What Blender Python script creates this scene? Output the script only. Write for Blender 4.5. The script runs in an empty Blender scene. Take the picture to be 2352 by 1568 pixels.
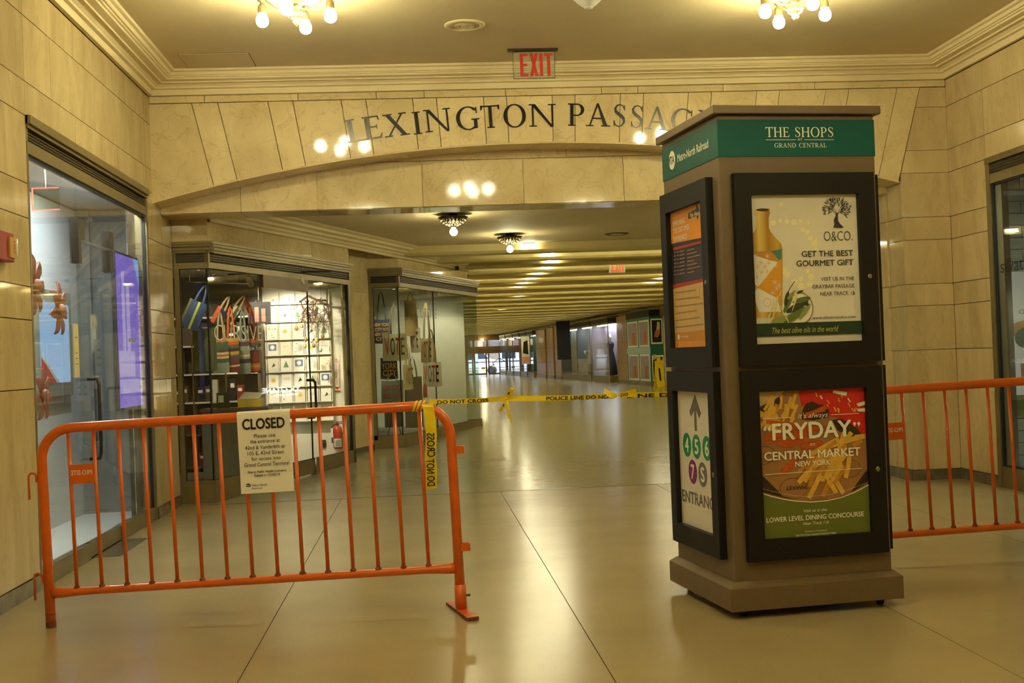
import bpy, math, random
from mathutils import Vector, Matrix
random.seed(7)
scene = bpy.context.scene
COL = scene.collection
PI = math.pi

# ------------------------------------------------------------------ camera
CAMH = 1.35
cam_d = bpy.data.cameras.new('camera'); cam = bpy.data.objects.new('camera', cam_d); COL.objects.link(cam)
cam_d.sensor_width = 36.0; cam_d.lens = 36.0 * 2800.0 / 2352.0; cam_d.clip_end = 400
_Y = Vector((-211.0, 42.0, 2800.0)).normalized()             # corridor axis seen in camera axes (right, down, forward)
_d = Vector((0.038, 1.0, 0.0)); _d.z = -(_d.x * _Y.x + _d.y * _Y.y) / _Y.z
_U = -_d.normalized(); _X = _Y.cross(_U).normalized()
if _X.x < 0: _X = -_X
_right = Vector((_X.x, _Y.x, _U.x)); _down = Vector((_X.y, _Y.y, _U.y)); _fwd = Vector((_X.z, _Y.z, _U.z))
_m = Matrix((_right, -_down, -_fwd)).transposed().to_4x4(); _m.translation = (0, 0, CAMH)
cam.matrix_world = _m
scene.camera = cam

# ------------------------------------------------------------------ world, exposure
w = bpy.data.worlds.new('world'); scene.world = w; w.use_nodes = True
nt = w.node_tree; bg = nt.nodes['Background']
sky = nt.nodes.new('ShaderNodeTexSky'); sky.sky_type = 'NISHITA'; sky.sun_disc = False
sky.sun_elevation = math.radians(38); sky.sun_rotation = math.radians(150)
nt.links.new(sky.outputs[0], bg.inputs[0]); bg.inputs[1].default_value = 1.2
vs = scene.view_settings
vs.view_transform = 'Standard'; vs.look = 'None'; vs.gamma = 1.0; vs.use_curve_mapping = False
vs.exposure = 0.3
cy = scene.cycles
cy.use_adaptive_sampling = True; cy.adaptive_threshold = 0.07
cy.max_bounces = 4; cy.diffuse_bounces = 3; cy.glossy_bounces = 3; cy.transmission_bounces = 2; cy.transparent_max_bounces = 14; cy.caustics_reflective = False; cy.caustics_refractive = False
BULB = 205.0           # emission of the room's bulbs
WARM = (1.0, 0.915, 0.51)

# ------------------------------------------------------------------ helpers
def lin(c):
    return tuple((x / 12.92 if x <= 0.04045 else ((x + 0.055) / 1.055) ** 2.4) for x in c)
def rgb(r, g, b): return lin((r / 255, g / 255, b / 255))
MATS = {}
def M(name, col=(0.8, 0.8, 0.8), rough=0.5, metal=0.0, var=0.0, vscale=6.0, bump=0.0, bscale=40.0, spec=0.5, emit=None, estr=0.0, rnd=0.0, alpha=None, stretch=None, coat=0.0):
    m = bpy.data.materials.new(name); m.use_nodes = True; n = m.node_tree.nodes; l = m.node_tree.links
    b = n['Principled BSDF']
    b.inputs['Base Color'].default_value = (*col, 1); b.inputs['Roughness'].default_value = rough
    b.inputs['Metallic'].default_value = metal; b.inputs['Specular IOR Level'].default_value = spec
    b.inputs['Coat Weight'].default_value = coat
    if emit: b.inputs['Emission Color'].default_value = (*emit, 1); b.inputs['Emission Strength'].default_value = estr
    geo = n.new('ShaderNodeNewGeometry')
    vec = geo.outputs['Position']
    if stretch:
        mp = n.new('ShaderNodeMapping'); mp.inputs['Scale'].default_value = stretch; l.new(vec, mp.inputs[0]); vec = mp.outputs[0]
    out = None
    if var > 0:
        tx = n.new('ShaderNodeTexNoise'); tx.inputs['Scale'].default_value = vscale; tx.inputs['Detail'].default_value = 5
        l.new(vec, tx.inputs['Vector'])
        r = n.new('ShaderNodeValToRGB'); r.color_ramp.elements[0].position = 0.3; r.color_ramp.elements[1].position = 0.7
        r.color_ramp.elements[0].color = (*[max(0, c * (1 - var)) for c in col], 1); r.color_ramp.elements[1].color = (*[min(1, c * (1 + var)) for c in col], 1)
        l.new(tx.outputs[0], r.inputs[0]); out = r.outputs[0]
        l.new(out, b.inputs['Base Color'])
    if rnd > 0:
        oi = n.new('ShaderNodeObjectInfo'); hs = n.new('ShaderNodeHueSaturation')
        mr = n.new('ShaderNodeMapRange'); mr.inputs[3].default_value = 1 - rnd; mr.inputs[4].default_value = 1 + rnd
        l.new(oi.outputs['Random'], mr.inputs[0]); l.new(mr.outputs[0], hs.inputs['Value'])
        if out: l.new(out, hs.inputs['Color'])
        else: hs.inputs['Color'].default_value = (*col, 1)
        l.new(hs.outputs[0], b.inputs['Base Color'])
    if bump > 0:
        tb = n.new('ShaderNodeTexNoise'); tb.inputs['Scale'].default_value = bscale; tb.inputs['Detail'].default_value = 3
        l.new(vec, tb.inputs['Vector'])
        bp = n.new('ShaderNodeBump'); bp.inputs['Strength'].default_value = bump; bp.inputs['Distance'].default_value = 0.01
        l.new(tb.outputs[0], bp.inputs['Height']); l.new(bp.outputs[0], b.inputs['Normal'])
    MATS[name] = m
    return m

def marble(name, c0, c1, vein, rough=0.06, strata=False, rnd=0.06):
    m = bpy.data.materials.new(name); m.use_nodes = True; n = m.node_tree.nodes; l = m.node_tree.links
    b = n['Principled BSDF']; b.inputs['Roughness'].default_value = rough
    geo = n.new('ShaderNodeNewGeometry'); oi = n.new('ShaderNodeObjectInfo')
    off = n.new('ShaderNodeVectorMath'); off.operation = 'MULTIPLY_ADD'
    cx = n.new('ShaderNodeCombineXYZ')
    for i in range(3): l.new(oi.outputs['Random'], cx.inputs[i])
    l.new(cx.outputs[0], off.inputs[0]); off.inputs[1].default_value = (17, 31, 23); l.new(geo.outputs['Position'], off.inputs[2])
    mp = n.new('ShaderNodeMapping'); mp.inputs['Scale'].default_value = (1.6, 1.6, 0.5) if strata else (1, 1, 1)
    l.new(off.outputs[0], mp.inputs[0])
    t1 = n.new('ShaderNodeTexNoise'); t1.inputs['Scale'].default_value = 2.2; t1.inputs['Detail'].default_value = 8; t1.inputs['Roughness'].default_value = 0.62; t1.inputs['Distortion'].default_value = 0.6
    l.new(mp.outputs[0], t1.inputs['Vector'])
    r1 = n.new('ShaderNodeValToRGB'); e = r1.color_ramp.elements
    e[0].position = 0.32; e[0].color = (*c0, 1); e[1].position = 0.68; e[1].color = (*c1, 1)
    l.new(t1.outputs[0], r1.inputs[0])
    t2 = n.new('ShaderNodeTexNoise'); t2.inputs['Scale'].default_value = 3.1; t2.inputs['Detail'].default_value = 6; t2.inputs['Distortion'].default_value = 1.4
    l.new(mp.outputs[0], t2.inputs['Vector'])
    r2 = n.new('ShaderNodeValToRGB'); e = r2.color_ramp.elements
    e[0].position = 0.485; e[0].color = (0, 0, 0, 1); e[1].position = 0.515; e[1].color = (0, 0, 0, 1)
    q = e.new(0.5); q.color = (0.30, 0.30, 0.30, 1)
    l.new(t2.outputs[0], r2.inputs[0])
    mx = n.new('ShaderNodeMix'); mx.data_type = 'RGBA'
    l.new(r2.outputs[0], mx.inputs[0]); l.new(r1.outputs[0], mx.inputs[6]); mx.inputs[7].default_value = (*vein, 1)
    hs = n.new('ShaderNodeHueSaturation'); mr = n.new('ShaderNodeMapRange'); mr.inputs[3].default_value = 1 - rnd; mr.inputs[4].default_value = 1 + rnd
    l.new(oi.outputs['Random'], mr.inputs[0]); l.new(mr.outputs[0], hs.inputs['Value']); l.new(mx.outputs[2], hs.inputs['Color'])
    l.new(hs.outputs[0], b.inputs['Base Color'])
    MATS[name] = m
    return m

def glassmat(name, tint, ior=1.45):
    m = bpy.data.materials.new(name); m.use_nodes = True; n = m.node_tree.nodes; l = m.node_tree.links
    n.remove(n['Principled BSDF']); o = n['Material Output']
    t = n.new('ShaderNodeBsdfTransparent'); t.inputs[0].default_value = (*tint, 1)
    g = n.new('ShaderNodeBsdfGlossy'); g.inputs['Roughness'].default_value = 0.0
    f = n.new('ShaderNodeLayerWeight'); f.inputs[0].default_value = 0.5      # Schlick term, the same from both sides of the pane
    pw = n.new('ShaderNodeMath'); pw.operation = 'POWER'; l.new(f.outputs['Facing'], pw.inputs[0]); pw.inputs[1].default_value = 5.0
    ma = n.new('ShaderNodeMath'); ma.operation = 'MULTIPLY_ADD'; l.new(pw.outputs[0], ma.inputs[0]); ma.inputs[1].default_value = 0.95; ma.inputs[2].default_value = 0.045
    mx = n.new('ShaderNodeMixShader'); l.new(ma.outputs[0], mx.inputs[0]); l.new(t.outputs[0], mx.inputs[1]); l.new(g.outputs[0], mx.inputs[2]); l.new(mx.outputs[0], o.inputs[0])
    MATS[name] = m
def emis(name, col, s):
    m = bpy.data.materials.new(name); m.use_nodes = True; n = m.node_tree.nodes; l = m.node_tree.links
    n.remove(n['Principled BSDF']); e = n.new('ShaderNodeEmission'); e.inputs[0].default_value = (*col, 1); e.inputs[1].default_value = s
    l.new(e.outputs[0], n['Material Output'].inputs[0]); MATS[name] = m

class MB:
    def __init__(s, mat='white'): s.v = []; s.f = []; s.fm = []; s.ms = []; s.X = None; s.mat(mat)
    def mat(s, name):
        if name not in s.ms: s.ms.append(name)
        s.c = s.ms.index(name); return s
    def add(s, vs, fs):
        k = len(s.v)
        if s.X: vs = [s.X @ Vector(p) for p in vs]
        s.v.extend([tuple(p) for p in vs]); s.f.extend([tuple(i + k for i in f) for f in fs]); s.fm.extend([s.c] * len(fs)); return s
    def box(s, x0, x1, y0, y1, z0, z1):
        return s.add([(x0, y0, z0), (x1, y0, z0), (x1, y1, z0), (x0, y1, z0), (x0, y0, z1), (x1, y0, z1), (x1, y1, z1), (x0, y1, z1)],
                     [(0, 3, 2, 1), (4, 5, 6, 7), (0, 1, 5, 4), (1, 2, 6, 5), (2, 3, 7, 6), (3, 0, 4, 7)])
    def prism(s, pts, a, b, ax='y'):
        n = len(pts)
        f = {'y': lambda p, t: (p[0], t, p[1]), 'z': lambda p, t: (p[0], p[1], t), 'x': lambda p, t: (t, p[0], p[1])}[ax]
        vs = [f(p, a) for p in pts] + [f(p, b) for p in pts]
        fs = [tuple(range(n)), tuple(range(2 * n - 1, n - 1, -1))] + [(i, i + n, (i + 1) % n + n, (i + 1) % n) for i in range(n)]
        return s.add(vs, fs)
    def tube(s, path, r, n=8, caps=True):
        P = [Vector(p) for p in path]; rs = r if isinstance(r, (list, tuple)) else [r] * len(P)
        vs = []; fs = []; t = (P[1] - P[0]).normalized(); up = Vector((0, 0, 1)) if abs(t.z) < 0.9 else Vector((1, 0, 0))
        a = t.cross(up).normalized()
        for i, p in enumerate(P):
            if i == 0: t = (P[1] - p)
            elif i == len(P) - 1: t = (p - P[-2])
            else: t = (P[i + 1] - p).normalized() + (p - P[i - 1]).normalized()
            t.normalize(); a = (a - t * a.dot(t)).normalized(); b = t.cross(a)
            for k in range(n):
                g = 2 * PI * k / n; vs.append(p + (a * math.cos(g) + b * math.sin(g)) * rs[i])
        for i in range(len(P) - 1):
            for k in range(n): fs.append((i * n + k, i * n + (k + 1) % n, (i + 1) * n + (k + 1) % n, (i + 1) * n + k))
        if caps: fs.append(tuple(range(n - 1, -1, -1))); fs.append(tuple((len(P) - 1) * n + k for k in range(n)))
        return s.add(vs, fs)
    def lathe(s, prof, n=16, c=(0, 0, 0), flute=0.0):
        vs = []; fs = []
        for r, z in prof:
            for k in range(n):
                g = 2 * PI * k / n; q = r * (1 + (flute if k % 2 else 0)); vs.append((c[0] + q * math.cos(g), c[1] + q * math.sin(g), c[2] + z))
        for i in range(len(prof) - 1):
            for k in range(n): fs.append((i * n + k, i * n + (k + 1) % n, (i + 1) * n + (k + 1) % n, (i + 1) * n + k))
        fs.append(tuple(range(n - 1, -1, -1))); fs.append(tuple((len(prof) - 1) * n + k for k in range(n)))
        return s.add(vs, fs)
    def sphere(s, c, r, n=12, m=8, sz=1.0):
        return s.lathe([(max(1e-4, r * math.sin(PI * i / m)), -r * sz * math.cos(PI * i / m)) for i in range(m + 1)], n, c)
    def build(s, name, parent=None, smooth=False, bevel=0.0, label=None):
        me = bpy.data.meshes.new(name); me.from_pydata(s.v, [], s.f)
        for k in s.ms: me.materials.append(MATS[k])
        me.polygons.foreach_set('material_index', s.fm)
        if smooth: me.shade_smooth() if hasattr(me, 'shade_smooth') else me.polygons.foreach_set('use_smooth', [True] * len(me.polygons))
        me.update()
        o = bpy.data.objects.new(name, me); COL.objects.link(o)
        if smooth == 'auto':
            pass
        if parent: o.parent = parent
        if bevel:
            b = o.modifiers.new('bevel', 'BEVEL'); b.width = bevel; b.segments = 2; b.limit_method = 'ANGLE'; b.angle_limit = 0.6
        if label: o['label'] = label
        return o
def tag(o, label, cat, group=None):
    o['label'] = label; o['category'] = cat
    if group: o['group'] = group
    return o
def thing(name, label, cat, loc=(0, 0, 0), rz=0.0, group=None):
    o = bpy.data.objects.new(name, None); COL.objects.link(o); o.location = loc; o.rotation_euler = (0, 0, rz); o.empty_display_size = 0.1
    return tag(o, label, cat, group)
def struct(o, label=None):
    o['kind'] = 'structure'
    if label: o['label'] = label
    return o
def copy_tree(o, parent=None):
    c = o.copy(); COL.objects.link(c); c.parent = parent
    for ch in list(o.children): copy_tree(ch, c)
    return c
def ordinal(n):
    one = ['', 'first', 'second', 'third', 'fourth', 'fifth', 'sixth', 'seventh', 'eighth', 'ninth', 'tenth', 'eleventh', 'twelfth', 'thirteenth', 'fourteenth', 'fifteenth', 'sixteenth', 'seventeenth', 'eighteenth', 'nineteenth']
    if n < 20: return one[n]
    t = {2: 'twent', 3: 'thirt', 4: 'fort'}[n // 10]
    return t + 'ieth' if n % 10 == 0 else t + 'y-' + one[n % 10]
ORD = ['first', 'second', 'third', 'fourth', 'fifth', 'sixth', 'seventh', 'eighth', 'ninth', 'tenth', 'eleventh', 'twelfth', 'thirteenth', 'fourteenth', 'fifteenth', 'sixteenth']

# ---- lettering: built-in font turned into flat outlines, plus a drawn serif alphabet
_tc = {}
def glyphs(body, bold=0.0, shear=0.0, space=1.0):
    k = (body, bold, shear, space)
    if k not in _tc:
        cu = bpy.data.curves.new('t', 'FONT'); cu.body = body; cu.offset = bold; cu.shear = shear; cu.space_character = space; cu.resolution_u = 3
        ob = bpy.data.objects.new('t', cu); COL.objects.link(ob)
        dg = bpy.context.evaluated_depsgraph_get(); dg.update()
        me = bpy.data.meshes.new_from_object(ob.evaluated_get(dg))
        v = [(p.co.x, p.co.y) for p in me.vertices]; f = [tuple(p.vertices) for p in me.polygons]
        bpy.data.objects.remove(ob); bpy.data.curves.remove(cu); bpy.data.meshes.remove(me)
        _tc[k] = (v, f)
    return _tc[k]
_H = glyphs('H'); CAP = max(p[1] for p in _H[0]) - min(p[1] for p in _H[0])
def ring(cx, cy, ro, so, ri, si, a0=0, a1=2 * PI, n=28, dx=0.0):
    A = [a0 + (a1 - a0) * i / n for i in range(n + 1)]
    return [[(cx + ro * math.cos(A[i]), cy + so * math.sin(A[i])), (cx + ro * math.cos(A[i + 1]), cy + so * math.sin(A[i + 1])),
             (cx + dx + ri * math.cos(A[i + 1]), cy + si * math.sin(A[i + 1])), (cx + dx + ri * math.cos(A[i]), cy + si * math.sin(A[i]))] for i in range(n)]
def _stroke(pts, ws):
    out = []
    V = [Vector(p) for p in pts]; L = []; Rr = []
    for i, p in enumerate(V):
        t = (V[min(i + 1, len(V) - 1)] - V[max(i - 1, 0)]).normalized(); nn = Vector((-t.y, t.x)) * ws[i] / 2
        L.append(p + nn); Rr.append(p - nn)
    for i in range(len(V) - 1): out.append([tuple(L[i]), tuple(L[i + 1]), tuple(Rr[i + 1]), tuple(Rr[i])])
    return out
def R_(x0, x1, y0, y1): return [(x0, y0), (x1, y0), (x1, y1), (x0, y1)]
TK, TN, SF = 0.14, 0.062, 0.05
def _serif(x, y): return R_(x - 0.085, x + TK + 0.085, y, y + SF)
def _stem(x): return [R_(x, x + TK, 0, 1), _serif(x, 0), _serif(x, 1 - SF)]
SER = {}
SER['I'] = (0.40, _stem(0.13))
SER['L'] = (0.72, _stem(0.1) + [R_(0.1, 0.66, 0, TN), [(0.60, 0), (0.70, 0.0), (0.72, 0.24), (0.68, 0.24)]])
SER['E'] = (0.72, _stem(0.1) + [R_(0.1, 0.64, 0, TN), R_(0.1, 0.60, 1 - TN, 1), R_(0.2, 0.52, 0.49, 0.49 + TN), [(0.56, 0), (0.66, 0), (0.71, 0.22), (0.67, 0.22)], [(0.55, 1), (0.62, 1), (0.64, 0.80), (0.60, 0.80)], R_(0.50, 0.54, 0.42, 0.61)])
SER['T'] = (0.82, [R_(0.345, 0.345 + TK, 0, 1), _serif(0.345, 0), R_(0.04, 0.78, 1 - TN, 1), [(0.02, 0.80), (0.06, 0.80), (0.12, 1), (0.02, 1.02)], [(0.76, 0.80), (0.80, 0.80), (0.80, 1.02), (0.70, 1)]])
SER['H'] = (0.95, _stem(0.1) + _stem(0.70) + [R_(0.2, 0.75, 0.49, 0.49 + TN)])
SER['N'] = (1.0, [R_(0.13, 0.13 + TN, 0, 1), R_(0.03, 0.30, 0, SF), R_(0.02, 0.22, 1 - SF, 1), R_(0.83, 0.83 + TN, 0, 1), R_(0.71, 0.99, 1 - SF, 1), [(0.10, 1), (0.25, 1), (0.88, 0.0), (0.88, -0.03), (0.80, -0.03)]])
SER['X'] = (0.92, [[(0.10, 1), (0.27, 1), (0.85, 0), (0.68, 0)], [(0.70, 1), (0.77, 1), (0.21, 0), (0.14, 0)], R_(0.03, 0.36, 1 - SF, 1), R_(0.60, 0.88, 1 - SF, 1), R_(0.03, 0.32, 0, SF), R_(0.58, 0.93, 0, SF)])
SER['A'] = (0.95, [[(0.43, 1.03), (0.50, 1.03), (0.87, 0), (0.70, 0)], [(0.43, 1.03), (0.50, 1.0), (0.18, 0), (0.12, 0)], R_(0.26, 0.70, 0.32, 0.32 + TN), R_(0.0, 0.30, 0, SF), R_(0.60, 0.97, 0, SF)])
SER['P'] = (0.72, _stem(0.1) + [R_(0.2, 0.40, 1 - TN, 1), R_(0.22, 0.40, 0.44, 0.44 + TN)] + ring(0.38, 0.72, 0.30, 0.28, 0.16, 0.23, -PI / 2, PI / 2, 14))
SER['R'] = (0.86, SER['P'][1] + [[(0.34, 0.47), (0.48, 0.47), (0.84, 0.0), (0.66, 0.0)], R_(0.64, 0.90, 0, SF)])
SER['D'] = (0.98, _stem(0.1) + [R_(0.2, 0.46, 1 - TN, 1), R_(0.2, 0.46, 0, TN)] + ring(0.44, 0.5, 0.48, 0.5, 0.33, 0.45, -PI / 2, PI / 2, 18))
SER['O'] = (1.05, ring(0.52, 0.5, 0.49, 0.53, 0.335, 0.475))
SER['C'] = (0.92, ring(0.52, 0.5, 0.49, 0.53, 0.335, 0.475, 0.75, 2 * PI - 0.75, 24) + [R_(0.84, 0.88, 0.70, 0.98), R_(0.84, 0.88, 0.04, 0.2)])
SER['G'] = (1.0, ring(0.52, 0.5, 0.49, 0.53, 0.335, 0.475, 0.75, 2 * PI - 0.85, 24) + [R_(0.84, 0.88, 0.70, 0.98), R_(0.74, 0.74 + TK, 0.04, 0.42), R_(0.64, 0.97, 0.42, 0.42 + SF)])
_sp = [(0.56, 0.80), (0.50, 0.94), (0.36, 0.995), (0.22, 0.95), (0.14, 0.82), (0.17, 0.68), (0.30, 0.57), (0.44, 0.48), (0.54, 0.36), (0.56, 0.22), (0.47, 0.07), (0.32, 0.005), (0.17, 0.06), (0.09, 0.22)]
SER['S'] = (0.68, _stroke(_sp, [0.04, 0.04, 0.05, 0.07, 0.10, 0.13, 0.145, 0.145, 0.135, 0.11, 0.07, 0.05, 0.04, 0.04]) + [R_(0.55, 0.585, 0.74, 0.98), R_(0.075, 0.11, 0.02, 0.28)])
SER[' '] = (0.45, [])

def flat_text(mb, body, w, h, org, U, V, N, off=0.0, bold=0.0, shear=0.0, serif=False, space=1.0, thick=0.0):
    """lettering fitted to width w and capital height h; org = left end of the baseline, U/V unit vectors, N outward normal"""
    org = Vector(org) + Vector(N) * off; U = Vector(U); V = Vector(V); N = Vector(N)
    if serif:
        x = 0; polys = []
        for ch in body:
            adv, ps = SER[ch]
            for p in ps: polys.append([(a + x, b) for a, b in p])
            x += adv + 0.06 * space
        tot = x - 0.06 * space
        for i, p in enumerate(polys):
            q = [org + U * (a / tot * w) + V * (b * h) + N * (0.00012 * i if len(polys) < 40 else 0.00009 * (i % 7)) for a, b in p]
            if thick:
                n = len(q); mb.add(q + [k + N * thick for k in q], [tuple(range(n, 2 * n)), *[(i, (i + 1) % n, (i + 1) % n + n, i + n) for i in range(n)]])
            else: mb.add(q, [tuple(range(len(q)))])
        return
    v, f = glyphs(body, min(bold, 0.0), shear, space)
    if not v: return
    x0 = min(p[0] for p in v); x1 = max(p[0] for p in v); y0 = min(p[1] for p in v) if body.isupper() and False else 0
    s = w / (x1 - x0); t = h / CAP
    # heavier faces: the outline is repeated with small shifts, which keeps the counters of every letter open
    g = bold * 0.9
    for i, (du, dv) in enumerate(((-g, 0), (g, 0), (0, g * 0.8), (0, -g * 0.8)) if bold > 0 else ((0, 0),)):
        mb.add([org + U * ((a + du - x0) * s) + V * ((b + dv - y0) * t) + N * (0.00009 * i) for a, b in v], f)

class Print:
    """flat print on a sheet: u to the right, v up, in metres from the sheet's lower left corner"""
    def __init__(s, mb, org, U, V): s.mb = mb; s.o = Vector(org); s.U = Vector(U); s.V = Vector(V); s.N = s.U.cross(s.V); s.n = 0
    def P(s, u, v, k=0): return s.o + s.U * u + s.V * v + s.N * (0.0006 * k)
    def poly(s, pts, mat, k=1):
        s.n += 1; e = s.N * (5e-6 * s.n); s.mb.mat(mat).add([s.P(u, v, k) + e for u, v in pts], [tuple(range(len(pts)))])
    def rect(s, u0, v0, u1, v1, mat, k=1): s.poly([(u0, v0), (u1, v0), (u1, v1), (u0, v1)], mat, k)
    def disc(s, u, v, r, mat, k=1, n=24, e=1.0, rot=0.0):
        s.poly([(u + r * math.cos(2 * PI * i / n) * math.cos(rot) - r * e * math.sin(2 * PI * i / n) * math.sin(rot), v + r * math.cos(2 * PI * i / n) * math.sin(rot) + r * e * math.sin(2 * PI * i / n) * math.cos(rot)) for i in range(n)], mat, k)
    def line(s, pts, wd, mat, k=1):
        for q in _stroke(pts, [wd] * len(pts)): s.poly(q, mat, k)
    def arc(s, u, v, r, wd, mat, k=1, a0=0, a1=2 * PI, e=1.0, n=32):
        s.line([(u + r * math.cos(a0 + (a1 - a0) * i / n), v + r * e * math.sin(a0 + (a1 - a0) * i / n)) for i in range(n + 1)], wd, mat, k)
    def text(s, body, u, v, w, h, mat, k=2, **kw):
        s.mb.mat(mat); flat_text(s.mb, body, w, h, s.P(u, v), s.U, s.V, s.N, 0.0006 * k + 5e-6 * s.n, **kw)

# ------------------------------------------------------------------ materials
STONE = rgb(222, 208, 178)
marble('marble', rgb(212, 190, 142), rgb(236, 216, 170), rgb(165, 126, 78))
marble('marble_bed', rgb(186, 165, 121), rgb(211, 190, 145), rgb(168, 140, 95), strata=True)
M('joint', rgb(70, 55, 35), 0.9)
M('plaster', rgb(216, 198, 158), 0.75, var=0.03, vscale=3, bump=0.05, bscale=60)
M('cornice', rgb(230, 213, 170), 0.6, var=0.03, vscale=4)
M('basestone', rgb(105, 96, 78), 0.25, var=0.25, vscale=9)
M('brass', rgb(128, 114, 78), 0.38, metal=0.55, var=0.12, vscale=5)
M('bronze', rgb(92, 74, 46), 0.4, metal=0.6, var=0.15, vscale=4)
M('grille', rgb(38, 34, 28), 0.6, metal=0.2)
M('grillebar', rgb(110, 100, 78), 0.4, metal=0.6)
M('black', rgb(18, 17, 16), 0.55)
M('rubber', rgb(24, 23, 22), 0.8)
M('steel', rgb(180, 176, 166), 0.25, metal=1.0)
M('darkmetal', rgb(62, 54, 44), 0.4, metal=0.7)
M('nickel', rgb(190, 178, 150), 0.2, metal=1.0, bump=0.3, bscale=180)
M('orange', rgb(212, 96, 22), 0.32, var=0.10, vscale=12, bump=0.06, bscale=60, coat=0.3)
M('rust', rgb(112, 58, 30), 0.75, var=0.3, vscale=40)
M('paper', rgb(238, 232, 218), 0.6, var=0.02, vscale=10)
M('ink', rgb(20, 19, 20), 0.6)
M('yellow', rgb(238, 206, 18), 0.4, var=0.05, vscale=20)
M('white', rgb(232, 230, 224), 0.5)
M('red', rgb(190, 34, 24), 0.4)
M('kiosk', rgb(108, 90, 64), 0.45, var=0.05, vscale=14, bump=0.03, bscale=200)
M('kioskframe', rgb(20, 17, 14), 0.55, var=0.10, vscale=20, spec=0.3)
M('teal', rgb(2, 84, 78), 0.5, var=0.04, vscale=10, spec=0.3)
M('letter', rgb(34, 32, 30), 0.22, metal=0.6)
glassmat('glass', (0.95, 0.975, 0.955)); glassmat('glass_green', (0.74, 0.83, 0.76))
emis('bulb', WARM, BULB)
emis('panel_light', (1.0, 0.93, 0.62), 80.0)

# floor: polished terrazzo
def terrazzo(name, a, b_, c, rough):
    m = bpy.data.materials.new(name); m.use_nodes = True; n = m.node_tree.nodes; l = m.node_tree.links
    b = n['Principled BSDF']; geo = n.new('ShaderNodeNewGeometry')
    t = n.new('ShaderNodeTexNoise'); t.inputs['Scale'].default_value = 1.1; t.inputs['Detail'].default_value = 6; l.new(geo.outputs['Position'], t.inputs['Vector'])
    r = n.new('ShaderNodeValToRGB'); r.color_ramp.elements[0].position = 0.3; r.color_ramp.elements[0].color = (*a, 1); r.color_ramp.elements[1].position = 0.7; r.color_ramp.elements[1].color = (*b_, 1)
    l.new(t.outputs[0], r.inputs[0])
    v = n.new('ShaderNodeTexNoise'); v.inputs['Scale'].default_value = 260; v.inputs['Detail'].default_value = 1; l.new(geo.outputs['Position'], v.inputs['Vector'])
    r2 = n.new('ShaderNodeValToRGB'); r2.color_ramp.elements[0].position = 0.5; r2.color_ramp.elements[1].position = 0.75; r2.color_ramp.elements[1].color = (0.3, 0.3, 0.3, 1)
    l.new(v.outputs[0], r2.inputs[0])
    mx = n.new('ShaderNodeMix'); mx.data_type = 'RGBA'; l.new(r2.outputs[0], mx.inputs[0]); l.new(r.outputs[0], mx.inputs[6]); mx.inputs[7].default_value = (*c, 1)
    # scuffs
    t3 = n.new('ShaderNodeTexNoise'); t3.inputs['Scale'].default_value = 5; t3.inputs['Detail'].default_value = 8; t3.inputs['Roughness'].default_value = 0.7; l.new(geo.outputs['Position'], t3.inputs['Vector'])
    r3 = n.new('ShaderNodeMapRange'); r3.inputs[1].default_value = 0.3; r3.inputs[2].default_value = 0.75; r3.inputs[3].default_value = rough * 0.95; r3.inputs[4].default_value = rough * 1.08
    l.new(t3.outputs[0], r3.inputs[0]); l.new(r3.outputs[0], b.inputs['Roughness'])
    l.new(mx.outputs[2], b.inputs['Base Color'])
    bp = n.new('ShaderNodeBump'); bp.inputs['Strength'].default_value = 0.015; bp.inputs['Distance'].default_value = 0.004
    t4 = n.new('ShaderNodeTexNoise'); t4.inputs['Scale'].default_value = 9; l.new(geo.outputs['Position'], t4.inputs['Vector']); l.new(t4.outputs[0], bp.inputs['Height']); l.new(bp.outputs[0], b.inputs['Normal'])
    MATS[name] = m
terrazzo('terrazzo', rgb(160, 142, 102), rgb(174, 156, 114), rgb(118, 97, 65), 0.23)
terrazzo('terrazzo_passage', rgb(152, 143, 108), rgb(166, 157, 121), rgb(122, 110, 80), 0.19)

# ================================================================== STRUCTURE
XL, XR, YF, ZC = -2.42, 5.2, 11.5, 4.07
YB = -7.0
COURSES = [0.10, 1.26, 1.69, 1.90, 2.33, 2.55, 2.98, 3.20, 3.62, 3.88]

# ---- hall floor
fl = struct(MB('joint').box(XL - 0.1, XR + 0.1, YB, 12.25, -0.12, -0.006).build('floor'))
xs = [XL, -0.83, 0.75, 2.33, 3.91, XR]; ys = [YB, -1.0, 4.4, 11.42, 12.22]
for i in range(5):
    for j in range(4):
        g = 0.0025
        MB('terrazzo').box(xs[i] + g, xs[i + 1] - g, ys[j] + g, ys[j + 1] - g, -0.05, 0).build('floor_slab', fl)
MB('steel').box(XL, XR, 12.222, 12.25, -0.05, 0.002).build('threshold_strip', fl)

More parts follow.
